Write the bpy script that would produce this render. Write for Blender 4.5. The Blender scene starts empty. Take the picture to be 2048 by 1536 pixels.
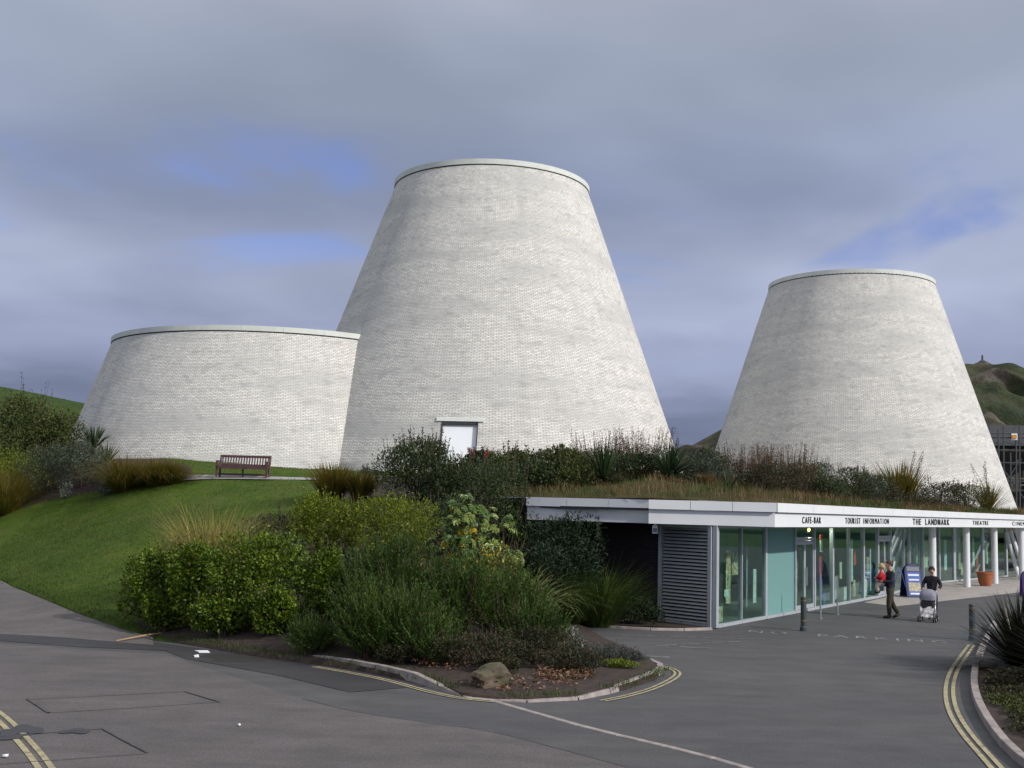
import bpy, bmesh, math, random
import numpy as np
from mathutils import Vector, Matrix

random.seed(7); rng = np.random.default_rng(7)
SC = bpy.context.scene; COL = SC.collection
R = math.radians

# ------------------------------------------------------------------ camera
F, PIT, ROL, EYE = 2270.0, 0.1080, 0.027, 3.15          # focal in photo pixels (2048 wide)
_r = np.array([1., 0, 0]); _f = np.array([0, math.cos(PIT), math.sin(PIT)]); _u = np.array([0, -math.sin(PIT), math.cos(PIT)])
EX = math.cos(ROL) * _r + math.sin(ROL) * _u
EU = math.cos(ROL) * _u - math.sin(ROL) * _r
cam = bpy.data.cameras.new('camera'); co = bpy.data.objects.new('camera', cam); COL.objects.link(co)
cam.sensor_width = 36; cam.lens = 36 * F / 2048; cam.clip_start = 0.1; cam.clip_end = 6000
co.matrix_world = Matrix(((EX[0], EU[0], -_f[0], 0), (EX[1], EU[1], -_f[1], 0), (EX[2], EU[2], -_f[2], EYE), (0, 0, 0, 1)))
SC.camera = co
SC.render.resolution_x, SC.render.resolution_y = 1024, 768

def ray(x, y): return ((x - 1024) * EX - (y - 768) * EU) / F + _f
def onz(x, y, z=0.0):
    d = ray(x, y); return d * ((z - EYE) / d[2]) + np.array([0, 0, EYE])
def atY(x, y, Y):
    d = ray(x, y); return d * (Y / d[1]) + np.array([0, 0, EYE])

# ------------------------------------------------------------------ sun, sky, exposure
SUN_AZ, SUN_EL = R(-33), R(31)          # azimuth measured from +X, negative = towards the camera side
sdir = Vector((math.cos(SUN_AZ) * math.cos(SUN_EL), math.sin(SUN_AZ) * math.cos(SUN_EL), math.sin(SUN_EL)))
sl = bpy.data.lights.new('sun', 'SUN'); sl.energy = 3.3; sl.angle = R(1.5); sl.color = (1.0, 0.955, 0.885)
so = bpy.data.objects.new('sun', sl); COL.objects.link(so); so.rotation_euler = sdir.to_track_quat('Z', 'Y').to_euler()
so.location = (60, -30, 50)

W = bpy.data.worlds.new('World'); SC.world = W; W.use_nodes = True
nt = W.node_tree; nt.nodes.clear()
def wn(t, **k):
    n = nt.nodes.new(t)
    for a, b in k.items(): setattr(n, a, b)
    return n
def wmath(op, a, b=None, clamp=False):
    n = wn('ShaderNodeMath', operation=op, use_clamp=clamp)
    for i, v in enumerate((a, b)):
        if v is None: continue
        if isinstance(v, (int, float)): n.inputs[i].default_value = v
        else: nt.links.new(v, n.inputs[i])
    return n.outputs[0]
sky = wn('ShaderNodeTexSky', sky_type='NISHITA', sun_disc=False)
sky.sun_elevation = SUN_EL; sky.sun_rotation = math.atan2(sdir.x, sdir.y); sky.altitude = 20; sky.air_density = 1.0; sky.dust_density = 0.6; sky.ozone_density = 6.0
tc = wn('ShaderNodeTexCoord'); sx = wn('ShaderNodeSeparateXYZ'); nt.links.new(tc.outputs['Generated'], sx.inputs[0])
zc = wmath('MAXIMUM', sx.outputs[2], 0.0)
den = wmath('ADD', zc, 0.16)
cx = wn('ShaderNodeCombineXYZ'); nt.links.new(wmath('DIVIDE', sx.outputs[0], den), cx.inputs[0]); nt.links.new(wmath('DIVIDE', sx.outputs[1], den), cx.inputs[1])
def wnoise(scale, detail, rough, off, dist=0.0, src=None):
    m = wn('ShaderNodeVectorMath', operation='ADD'); nt.links.new(src or cx.outputs[0], m.inputs[0]); m.inputs[1].default_value = off
    n = wn('ShaderNodeTexNoise'); n.inputs['Scale'].default_value = scale; n.inputs['Detail'].default_value = detail
    n.inputs['Roughness'].default_value = rough; n.inputs['Distortion'].default_value = dist
    nt.links.new(m.outputs[0], n.inputs['Vector']); return n.outputs[0]
def wramp(src, stops, interp='EASE'):
    n = wn('ShaderNodeValToRGB'); n.color_ramp.interpolation = interp
    e = n.color_ramp.elements
    while len(e) > 1: e.remove(e[-1])
    e[0].position = stops[0][0]; e[0].color = tuple(stops[0][1]) + (1,)
    for p, c in stops[1:]:
        q = e.new(p); q.color = tuple(c) + (1,)
    nt.links.new(src, n.inputs[0]); return n
def wmix(fac, a, b):
    n = wn('ShaderNodeMix', data_type='RGBA')
    nt.links.new(fac, n.inputs[0]) if not isinstance(fac, float) else setattr(n.inputs[0], 'default_value', fac)
    for s, i in ((a, 6), (b, 7)):
        nt.links.new(s, n.inputs[i]) if not isinstance(s, tuple) else setattr(n.inputs[i], 'default_value', s + (1,))
    return n.outputs[2]
n_big = wnoise(0.9, 3, 0.5, (3.1, 1.7, 0), 0.3)
n_mid = wnoise(2.6, 5, 0.55, (8.2, 4.4, 2.0), 0.4)
n_gap = wnoise(1.5, 4, 0.5, (4.7, 7.9, 0), 0.5)
# cloud deck: colour by height above the horizon, broken up by noise
elev = wmath('ADD', sx.outputs[2], wmath('MULTIPLY', wmath('SUBTRACT', n_mid, 0.5), 0.075))
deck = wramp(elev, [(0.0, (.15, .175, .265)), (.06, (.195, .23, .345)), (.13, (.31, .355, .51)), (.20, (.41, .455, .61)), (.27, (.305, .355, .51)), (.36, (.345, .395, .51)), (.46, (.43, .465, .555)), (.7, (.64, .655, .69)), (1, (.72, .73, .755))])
shade = wramp(n_big, [(.3, (.80, .81, .83)), (.7, (1.17, 1.17, 1.16))])
mul = wn('ShaderNodeMix', data_type='RGBA', blend_type='MULTIPLY'); mul.inputs[0].default_value = 1
nt.links.new(deck.outputs[0], mul.inputs[6]); nt.links.new(shade.outputs[0], mul.inputs[7])
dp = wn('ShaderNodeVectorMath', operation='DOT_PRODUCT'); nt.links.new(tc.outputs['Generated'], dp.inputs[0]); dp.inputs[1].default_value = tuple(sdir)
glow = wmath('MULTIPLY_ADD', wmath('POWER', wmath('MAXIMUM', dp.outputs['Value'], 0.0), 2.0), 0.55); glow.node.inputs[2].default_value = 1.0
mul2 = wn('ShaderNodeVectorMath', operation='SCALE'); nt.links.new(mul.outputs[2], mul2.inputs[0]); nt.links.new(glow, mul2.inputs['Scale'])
gapn = wramp(n_gap, [(.475, (0, 0, 0)), (.64, (1, 1, 1))])
gapb = wramp(elev, [(.17, (0, 0, 0)), (.23, (1, 1, 1)), (.27, (1, 1, 1)), (.33, (0, 0, 0))])
gm = wn('ShaderNodeMix', data_type='RGBA', blend_type='MULTIPLY'); gm.inputs[0].default_value = 1
nt.links.new(gapn.outputs[0], gm.inputs[6]); nt.links.new(gapb.outputs[0], gm.inputs[7])
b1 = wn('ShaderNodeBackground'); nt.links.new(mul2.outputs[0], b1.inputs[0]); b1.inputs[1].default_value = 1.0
tint = wn('ShaderNodeMix', data_type='RGBA', blend_type='MULTIPLY'); tint.inputs[0].default_value = 1; tint.inputs[7].default_value = (1.25, 1.0, 1.2, 1); nt.links.new(sky.outputs[0], tint.inputs[6])
b2 = wn('ShaderNodeBackground'); nt.links.new(tint.outputs[2], b2.inputs[0]); b2.inputs[1].default_value = 0.12
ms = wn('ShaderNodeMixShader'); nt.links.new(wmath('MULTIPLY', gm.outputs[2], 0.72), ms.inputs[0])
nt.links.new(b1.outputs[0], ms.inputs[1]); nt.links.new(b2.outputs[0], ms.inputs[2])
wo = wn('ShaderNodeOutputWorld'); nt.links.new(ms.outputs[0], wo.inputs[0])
SC.view_settings.view_transform = 'Standard'; SC.view_settings.look = 'None'
SC.view_settings.exposure = 0; SC.view_settings.gamma = 1; SC.view_settings.use_curve_mapping = False

# ------------------------------------------------------------------ materials
MATS = {}
def node_mat(name):
    m = bpy.data.materials.new(name); m.use_nodes = True; MATS[name] = m
    return m, m.node_tree, m.node_tree.nodes['Principled BSDF']
def L(t, a, b): t.links.new(a, b)
def ramp(t, src, stops, interp='LINEAR'):
    n = t.nodes.new('ShaderNodeValToRGB'); e = n.color_ramp.elements; n.color_ramp.interpolation = interp
    while len(e) > 1: e.remove(e[-1])
    e[0].position = stops[0][0]; e[0].color = tuple(stops[0][1]) + (1,)
    for p, c in stops[1:]: q = e.new(p); q.color = tuple(c) + (1,)
    L(t, src, n.inputs[0]); return n.outputs[0]
def noise(t, scale, detail=4, rough=.55, vec=None, stretch=None):
    n = t.nodes.new('ShaderNodeTexNoise'); n.inputs['Scale'].default_value = scale; n.inputs['Detail'].default_value = detail; n.inputs['Roughness'].default_value = rough
    if vec is None:
        g = t.nodes.new('ShaderNodeNewGeometry'); vec = g.outputs['Position']
    if stretch:
        mp = t.nodes.new('ShaderNodeMapping'); mp.inputs['Scale'].default_value = stretch; L(t, vec, mp.inputs[0]); vec = mp.outputs[0]
    L(t, vec, n.inputs['Vector']); return n.outputs[0]
def mix(t, fac, a, b, mode='MIX'):
    n = t.nodes.new('ShaderNodeMix'); n.data_type = 'RGBA'; n.blend_type = mode
    for s, i in ((fac, 0), (a, 6), (b, 7)):
        if isinstance(s, (int, float)): n.inputs[i].default_value = s
        elif isinstance(s, tuple): n.inputs[i].default_value = s + (1,)
        else: L(t, s, n.inputs[i])
    return n.outputs[2]
def bump(t, b, h, strength=.3, dist=.02):
    n = t.nodes.new('ShaderNodeBump'); n.inputs['Strength'].default_value = strength; n.inputs['Distance'].default_value = dist
    L(t, h, n.inputs['Height']); L(t, n.outputs[0], b.inputs['Normal'])
def plain(name, c, rough=.6, metal=0.0, var=.12, scale=3.0, spec=.4, bmp=0.0):
    m, t, b = node_mat(name)
    n = noise(t, scale, 5)
    lo = tuple(max(0, v * (1 - var)) for v in c); hi = tuple(min(1, v * (1 + var)) for v in c)
    L(t, ramp(t, n, [(.3, lo), (.7, hi)]), b.inputs['Base Color'])
    b.inputs['Roughness'].default_value = rough; b.inputs['Metallic'].default_value = metal
    b.inputs['Specular IOR Level'].default_value = spec
    if bmp: bump(t, b, noise(t, scale * 8, 4), bmp, .01)
    return m
def emit(name, c, s):
    m, t, b = node_mat(name); b.inputs['Emission Color'].default_value = c + (1,); b.inputs['Emission Strength'].default_value = s
    b.inputs['Base Color'].default_value = c + (1,)
def leafmat(name, stops, trans=.25, rough=.55, spec=.3):
    m, t, b = node_mat(name)
    g = t.nodes.new('ShaderNodeNewGeometry')
    c = ramp(t, g.outputs['Random Per Island'], stops)
    n = noise(t, 1.7, 3)
    c = mix(t, 1.0, c, ramp(t, n, [(.3, (.62, .62, .62)), (.7, (1.3, 1.25, 1.1))]), 'MULTIPLY')
    L(t, c, b.inputs['Base Color']); b.inputs['Roughness'].default_value = rough; b.inputs['Specular IOR Level'].default_value = spec
    tr = t.nodes.new('ShaderNodeBsdfTranslucent'); L(t, c, tr.inputs[0])
    mx = t.nodes.new('ShaderNodeMixShader'); mx.inputs[0].default_value = trans
    L(t, b.outputs[0], mx.inputs[1]); L(t, tr.outputs[0], mx.inputs[2]); L(t, mx.outputs[0], t.nodes['Material Output'].inputs[0])

def brickmat(name, c1, c2, mortar, stain, msize=.012, amount=.55):
    m, t, b = node_mat(name)
    uv = t.nodes.new('ShaderNodeUVMap').outputs[0]
    br = t.nodes.new('ShaderNodeTexBrick'); br.offset = .5
    L(t, uv, br.inputs['Vector'])
    br.inputs['Color1'].default_value = c1 + (1,); br.inputs['Color2'].default_value = c2 + (1,); br.inputs['Mortar'].default_value = mortar + (1,)
    br.inputs['Scale'].default_value = 1.0; br.inputs['Mortar Size'].default_value = msize; br.inputs['Mortar Smooth'].default_value = .3
    br.inputs['Brick Width'].default_value = .235; br.inputs['Row Height'].default_value = .078; br.inputs['Bias'].default_value = -.15
    # weathering: broad horizontal smears, fine speckle, short vertical runs
    s1 = noise(t, .5, 6, .62, uv, (.28, 1.5, 1))
    s2 = noise(t, 2.2, 4, .6, uv, (1, 1.6, 1))
    s3 = noise(t, 1.0, 3, .5, uv, (1.3, .18, 1))
    wv = noise(t, 9.0, 2, .6, uv, (.55, 1.6, 1))
    k1 = ramp(t, s1, [(.46, (0, 0, 0)), (.60, (1, 1, 1))])
    k2 = ramp(t, s2, [(.48, (0, 0, 0)), (.64, (1, 1, 1))])
    k3 = ramp(t, s3, [(.52, (0, 0, 0)), (.66, (1, 1, 1))])
    c = br.outputs['Color']
    c = mix(t, 1.0, c, ramp(t, wv, [(.28, (.76, .765, .77)), (.72, (1.14, 1.13, 1.11))]), 'MULTIPLY')
    f = t.nodes.new('ShaderNodeMath'); f.operation = 'MULTIPLY'; f.inputs[1].default_value = amount; L(t, k1, f.inputs[0])
    c = mix(t, f.outputs[0], c, stain)
    f2 = t.nodes.new('ShaderNodeMath'); f2.operation = 'MULTIPLY'; f2.inputs[1].default_value = amount * .6; L(t, k2, f2.inputs[0])
    c = mix(t, f2.outputs[0], c, tuple(v * 1.08 for v in stain))
    f3 = t.nodes.new('ShaderNodeMath'); f3.operation = 'MULTIPLY'; f3.inputs[1].default_value = amount * .35; L(t, k3, f3.inputs[0])
    c = mix(t, f3.outputs[0], c, tuple(v * .9 for v in stain))
    s4 = noise(t, 1.5, 5, .7, uv, (.8, 1.9, 1)); k4 = ramp(t, s4, [(.53, (0, 0, 0)), (.64, (1, 1, 1))])
    f4 = t.nodes.new('ShaderNodeMath'); f4.operation = 'MULTIPLY'; f4.inputs[1].default_value = amount * .8; L(t, k4, f4.inputs[0])
    c = mix(t, f4.outputs[0], c, tuple(v * .72 for v in stain))
    L(t, c, b.inputs['Base Color']); b.inputs['Roughness'].default_value = .85; b.inputs['Specular IOR Level'].default_value = .25
    inv = t.nodes.new('ShaderNodeMath'); inv.operation = 'SUBTRACT'; inv.inputs[0].default_value = 1; L(t, br.outputs['Fac'], inv.inputs[1])
    ad = t.nodes.new('ShaderNodeMath'); ad.operation = 'MULTIPLY_ADD'; L(t, wv, ad.inputs[0]); ad.inputs[1].default_value = .6; L(t, inv.outputs[0], ad.inputs[2])
    bump(t, b, ad.outputs[0], .5, .012)

brickmat('white_brick', (.86, .835, .785), (.71, .692, .66), (.28, .275, .262), (.455, .45, .435), amount=.60)
brickmat('dark_brick', (.030, .022, .026), (.018, .014, .018), (.012, .012, .014), (.02, .018, .02), amount=.3)

def asphalt(name, c, warm, wet=.0):
    m, t, b = node_mat(name)
    n1 = noise(t, .25, 5, .6, stretch=(.5, 1, 1)); n2 = noise(t, 1.6, 6, .7, stretch=(.5, 1, 1)); n3 = noise(t, 38, 3, .8)
    col = mix(t, ramp(t, n1, [(.35, (0, 0, 0)), (.68, (1, 1, 1))]), c, warm)
    col = mix(t, .75, col, ramp(t, n2, [(.3, (.72, .72, .72)), (.70, (1.24, 1.24, 1.24))]), 'MULTIPLY')
    col = mix(t, .8, col, ramp(t, n3, [(.3, (.50, .50, .50)), (.72, (1.6, 1.6, 1.6))]), 'MULTIPLY')
    L(t, col, b.inputs['Base Color']); b.inputs['Roughness'].default_value = .88 - wet; b.inputs['Specular IOR Level'].default_value = .3
    bump(t, b, n3, .5, .006)
asphalt('asphalt_court', (.073, .073, .078), (.094, .092, .094))
asphalt('asphalt_road', (.118, .106, .107), (.096, .088, .090))
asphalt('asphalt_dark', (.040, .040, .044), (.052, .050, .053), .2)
asphalt('asphalt_path', (.122, .110, .109), (.100, .092, .092))
plain('damp', (.045, .042, .043), .45, var=.2, scale=4)
plain('kerb_concrete', (.30, .26, .245), .85, var=.25, scale=5, bmp=.3)
plain('paving', (.36, .33, .31), .8, var=.2, scale=2.2, bmp=.2)
plain('path_concrete', (.33, .32, .31), .85, var=.15)
def worn(name, c, under, sc, lo, hi):
    m, t, b = node_mat(name); L(t, ramp(t, noise(t, sc, 6, .7), [(lo, under), (hi, c)]), b.inputs['Base Color']); b.inputs['Roughness'].default_value = .8
worn('white_paint_worn', (.36, .36, .36), (.085, .085, .087), 5, .40, .62)
worn('tar', (.052, .049, .050), (.098, .089, .090), 3, .42, .60)
worn('yellow_paint', (.40, .345, .20), (.17, .15, .11), 6, .30, .55)
plain('white_panel', (.74, .755, .77), .45, var=.04, scale=1.2)
plain('coping_white', (.66, .685, .64), .6, var=.08, scale=1.5)
plain('shadow_gap', (.04, .04, .045), .8)
plain('blind_white', (.86, .88, .90), .5, var=.02)
plain('soffit', (.55, .56, .56), .7, var=.05)
plain('aluminium', (.46, .49, .52), .4, .25, var=.08)
plain('louvre_metal', (.42, .43, .44), .45, .2, var=.08)
plain('letter_black', (.02, .02, .022), .5)
plain('wall_inside', (.30, .40, .36), .8, var=.15, scale=.7)
plain('floor_inside', (.30, .33, .31), .35, var=.15)
plain('poster_cream', (.80, .80, .60), .6, var=.15, scale=3)
plain('poster_pale', (.74, .82, .80), .6, var=.25, scale=5)
plain('poster_mixed', (.60, .50, .34), .6, var=.7, scale=9)
plain('poster_red', (.72, .13, .05), .6, var=.3, scale=5)
plain('poster_blue', (.12, .18, .45), .6, var=.4, scale=5)
plain('bollard_grey', (.045, .055, .06), .5, var=.2)
plain('gold_band', (.20, .14, .06), .45, .4)
plain('steel_post', (.30, .33, .34), .4, .3)
plain('terracotta', (.36, .115, .05), .8, var=.18, scale=6)
plain('soil', (.042, .029, .024), .95, var=.4, scale=7, bmp=.8)
plain('sign_navy', (.018, .026, .085), .4, var=.1)
plain('sign_grey', (.18, .19, .24), .5)
plain('sign_blue', (.06, .13, .42), .4, var=.2)
plain('sign_white', (.75, .78, .82), .5)
plain('sign_tan', (.42, .38, .26), .5, var=.5, scale=14)
plain('sign_purple', (.06, .03, .15), .4)
plain('sign_amber', (.60, .28, .03), .5)
plain('bench_wood', (.085, .042, .047), .6, var=.25, scale=8)
plain('skin', (.50, .29, .21), .55, var=.06)
plain('hair_brown', (.055, .022, .012), .7, var=.3, scale=30)
plain('hair_dark', (.022, .011, .008), .7, var=.3, scale=30)
plain('hair_fair', (.42, .30, .13), .7, var=.2, scale=30)
plain('cloth_navy', (.016, .022, .040), .85, var=.25, scale=9)
plain('cloth_black', (.010, .010, .018), .85, var=.25, scale=9)
plain('cloth_olive', (.040, .034, .020), .85, var=.25, scale=9)
plain('cloth_jeans', (.012, .015, .032), .85, var=.25, scale=9)
plain('cloth_red', (.42, .012, .018), .8, var=.15, scale=9)
plain('cloth_cream', (.55, .47, .38), .8, var=.1)
plain('shoe_black', (.012, .011, .011), .5)
plain('pram_grey', (.20, .20, .25), .7, var=.2, scale=14)
plain('pram_black', (.010, .010, .013), .8)
plain('pram_white', (.50, .48, .48), .6, var=.75, scale=13)
plain('pram_tube', (.55, .55, .58), .35, .4)
plain('rubber', (.012, .012, .013), .7)
plain('scaffold_tube', (.085, .095, .10), .5, .3)
plain('scaffold_board', (.12, .105, .085), .8, var=.25)
plain('monument_stone', (.09, .075, .065), .9, var=.2)
plain('twig', (.085, .058, .040), .9, var=.3)
plain('twig_pale', (.21, .15, .10), .9, var=.3)
plain('wood_pale', (.36, .24, .13), .8, var=.25)
plain('paper', (.80, .81, .84), .7, var=.03)
emit('bulb_glow', (1.0, .78, .15), 6.0)

def rockmat():
    m, t, b = node_mat('rock'); n = noise(t, 4, 6, .65); n2 = noise(t, 1.7, 4)
    c = ramp(t, n, [(.3, (.06, .046, .034)), (.7, (.155, .115, .085))]); c = mix(t, ramp(t, n2, [(.42, (0, 0, 0)), (.58, (.8, .8, .8))]), c, (.07, .085, .025))
    L(t, c, b.inputs['Base Color']); b.inputs['Roughness'].default_value = .9; bump(t, b, n, .7, .05)
rockmat()
def grassmat(name, a, b_, c_, dry=None, sc=1.0):
    m, t, b = node_mat(name)
    n1 = noise(t, .35 * sc, 5, .6); n2 = noise(t, 2.2 * sc, 5, .65); n3 = noise(t, 26 * sc, 4, .75)
    c = ramp(t, n1, [(.3, a), (.55, b_), (.75, c_)])
    c = mix(t, .8, c, ramp(t, n2, [(.3, (.66, .70, .62)), (.72, (1.32, 1.25, 1.3))]), 'MULTIPLY')
    c = mix(t, .9, c, ramp(t, n3, [(.28, (.45, .5, .4)), (.75, (1.55, 1.45, 1.4))]), 'MULTIPLY')
    if dry: c = mix(t, ramp(t, noise(t, .9 * sc, 5, .65), [(.45, (0, 0, 0)), (.68, (.8, .8, .8))]), c, dry)
    L(t, c, b.inputs['Base Color']); b.inputs['Roughness'].default_value = .9; b.inputs['Specular IOR Level'].default_value = .15
    bump(t, b, n3, 1.0, .06)
grassmat('lawn_grass', (.052, .102, .011), (.074, .132, .014), (.108, .15, .024), dry=(.105, .125, .032))
grassmat('meadow', (.050, .055, .014), (.080, .066, .024), (.055, .068, .016), dry=(.115, .080, .036))
grassmat('hill_grass', (.030, .062, .010), (.045, .075, .014), (.060, .080, .020), sc=.15)
def hillmat():
    m, t, b = node_mat('cliff'); n1 = noise(t, .09, 6, .65); n2 = noise(t, .5, 6, .7)
    c = ramp(t, n1, [(.36, (.018, .032, .010)), (.48, (.036, .050, .015)), (.56, (.050, .046, .022)), (.64, (.115, .10, .08))])
    c = mix(t, .85, c, ramp(t, n2, [(.3, (.45, .45, .45)), (.72, (1.5, 1.4, 1.3))]), 'MULTIPLY')
    L(t, c, b.inputs['Base Color']); b.inputs['Roughness'].default_value = .95; bump(t, b, n2, 1.0, 1.2)
hillmat()
def glassmat():
    m, t, b = node_mat('glass'); t.nodes.remove(b)
    tr = t.nodes.new('ShaderNodeBsdfTransparent'); tr.inputs[0].default_value = (.78, .90, .86, 1)
    gl = t.nodes.new('ShaderNodeBsdfGlossy'); gl.inputs[0].default_value = (.85, .95, .92, 1); gl.inputs['Roughness'].default_value = .02
    lw = t.nodes.new('ShaderNodeFresnel'); gg = t.nodes.new('ShaderNodeNewGeometry'); io = t.nodes.new('ShaderNodeMath'); io.operation = 'MULTIPLY_ADD'
    L(t, gg.outputs['Backfacing'], io.inputs[0]); io.inputs[1].default_value = 1 / 1.5 - 1.5; io.inputs[2].default_value = 1.5; L(t, io.outputs[0], lw.inputs[0])
    mm = t.nodes.new('ShaderNodeMath'); mm.operation = 'MULTIPLY_ADD'; mm.use_clamp = True; mm.inputs[1].default_value = .95; mm.inputs[2].default_value = .02; L(t, lw.outputs[0], mm.inputs[0])
    mx = t.nodes.new('ShaderNodeMixShader'); L(t, mm.outputs[0], mx.inputs[0]); L(t, tr.outputs[0], mx.inputs[1]); L(t, gl.outputs[0], mx.inputs[2])
    L(t, mx.outputs[0], t.nodes['Material Output'].inputs[0])
glassmat()
def tealmat():
    m, t, b = node_mat('teal_film'); b.inputs['Base Color'].default_value = (.30, .52, .51, 1); b.inputs['Roughness'].default_value = .12
    tr = t.nodes.new('ShaderNodeBsdfTransparent'); tr.inputs[0].default_value = (.55, .85, .82, 1); mx = t.nodes.new('ShaderNodeMixShader'); mx.inputs[0].default_value = .42
    L(t, b.outputs[0], mx.inputs[1]); L(t, tr.outputs[0], mx.inputs[2]); L(t, mx.outputs[0], t.nodes['Material Output'].inputs[0])
tealmat()
leafmat('leaf_laurel', [(0, (.048, .098, .007)), (.5, (.10, .17, .012)), (.88, (.175, .245, .02)), (1, (.28, .32, .06))], .32, .45, .3)
leafmat('leaf_lime', [(0, (.07, .12, .009)), (.6, (.145, .20, .014)), (1, (.26, .29, .025))], .32)
leafmat('leaf_rosemary', [(0, (.026, .060, .009)), (.6, (.048, .095, .014)), (.9, (.10, .15, .028)), (1, (.12, .10, .045))], .2)
leafmat('leaf_dark', [(0, (.020, .040, .015)), (.6, (.042, .068, .024)), (.9, (.075, .098, .030)), (1, (.12, .105, .03))], .2)
leafmat('leaf_olive', [(0, (.034, .052, .014)), (.6, (.066, .088, .022)), (1, (.13, .135, .04))], .22)
leafmat('leaf_greygreen', [(0, (.040, .058, .036)), (.6, (.070, .092, .058)), (1, (.115, .135, .095))], .2)
leafmat('leaf_silver', [(0, (.13, .16, .14)), (.6, (.22, .25, .22)), (1, (.33, .36, .33))], .2)
leafmat('leaf_yew', [(0, (.010, .024, .012)), (.7, (.020, .040, .018)), (1, (.036, .056, .022))], .12)
leafmat('leaf_fatsia', [(0, (.075, .125, .028)), (.55, (.13, .18, .05)), (.75, (.20, .24, .07)), (.86, (.42, .34, .03)), (1, (.60, .42, .02))], .25, .4, .5)
leafmat('leaf_cover', [(0, (.022, .034, .014)), (.6, (.040, .050, .020)), (.85, (.070, .050, .028)), (1, (.12, .075, .045))], .15)
leafmat('leaf_dead', [(0, (.13, .065, .035)), (.6, (.25, .14, .085)), (1, (.40, .25, .17))], .2)
leafmat('leaf_lavender', [(0, (.055, .075, .065)), (.6, (.095, .115, .105)), (1, (.15, .14, .16))], .2)
leafmat('blade_rust', [(0, (.062, .088, .014)), (.5, (.13, .125, .022)), (.85, (.23, .15, .028)), (1, (.30, .15, .035))], .35)
leafmat('blade_gold', [(0, (.20, .18, .05)), (.6, (.34, .27, .09)), (1, (.48, .40, .16))], .3)
leafmat('blade_green', [(0, (.026, .055, .010)), (.6, (.048, .085, .014)), (1, (.095, .12, .022))], .25)
leafmat('blade_yucca', [(0, (.024, .050, .022)), (.6, (.045, .080, .034)), (1, (.095, .125, .055))], .2)
leafmat('blade_dry', [(0, (.10, .070, .030)), (.6, (.16, .11, .052)), (1, (.24, .17, .085))], .25)
leafmat('blade_dark', [(0, (.012, .018, .010)), (.6, (.024, .028, .015)), (1, (.055, .048, .026))], .12, .4, .5)
leafmat('blade_varieg', [(0, (.075, .12, .025)), (.6, (.17, .20, .06)), (1, (.36, .34, .14))], .3)
leafmat('seed_brown', [(0, (.055, .035, .022)), (.6, (.11, .070, .042)), (1, (.19, .13, .08))], .15)
leafmat('seed_rust', [(0, (.060, .036, .018)), (.6, (.12, .062, .026)), (1, (.18, .10, .045))], .15)
leafmat('flower_pink', [(0, (.40, .03, .08)), (1, (.55, .10, .16))], .2)
leafmat('blade_lawn', [(0, (.036, .075, .010)), (.6, (.055, .10, .014)), (1, (.090, .125, .024))], .25)

# ------------------------------------------------------------------ object helpers
def tag(o, label=None, cat=None, group=None, kind=None):
    if label: o['label'] = label
    if cat: o['category'] = cat
    if group: o['group'] = group
    if kind: o['kind'] = kind
    return o
def empty(name, loc, rz=0.0, label=None, cat=None, group=None, kind=None):
    o = bpy.data.objects.new(name, None); COL.objects.link(o); o.empty_display_size = .2
    o.location = tuple(float(v) for v in loc); o.rotation_euler = (0, 0, rz)
    return tag(o, label, cat, group, kind)
def link(name, me, mat=None, parent=None):
    o = bpy.data.objects.new(name, me); COL.objects.link(o)
    if mat and not me.materials: me.materials.append(MATS[mat])
    if parent: o.parent = parent
    return o
def mesh(name, v, f, uv=None, smooth=False):
    me = bpy.data.meshes.new(name); v = np.asarray(v, float)
    me.from_pydata(v.tolist(), [], [list(map(int, q)) for q in f]); 
    if uv is not None:
        l = me.uv_layers.new(name='UVMap'); idx = np.empty(len(me.loops), int); me.loops.foreach_get('vertex_index', idx)
        l.data.foreach_set('uv', np.asarray(uv, float)[idx].ravel())
    if smooth: me.polygons.foreach_set('use_smooth', [True] * len(me.polygons))
    me.update(); return me
def fast_mesh(name, v, faces, k):
    """v (n,3), faces (m,k) arrays -> mesh, quickly"""
    me = bpy.data.meshes.new(name); n, m = len(v), len(faces)
    me.vertices.add(n); me.vertices.foreach_set('co', np.asarray(v, np.float32).ravel())
    me.loops.add(m * k); me.loops.foreach_set('vertex_index', np.asarray(faces, np.int32).ravel())
    me.polygons.add(m); me.polygons.foreach_set('loop_start', np.arange(0, m * k, k, dtype=np.int32))
    me.update(calc_edges=True); return me

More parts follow.
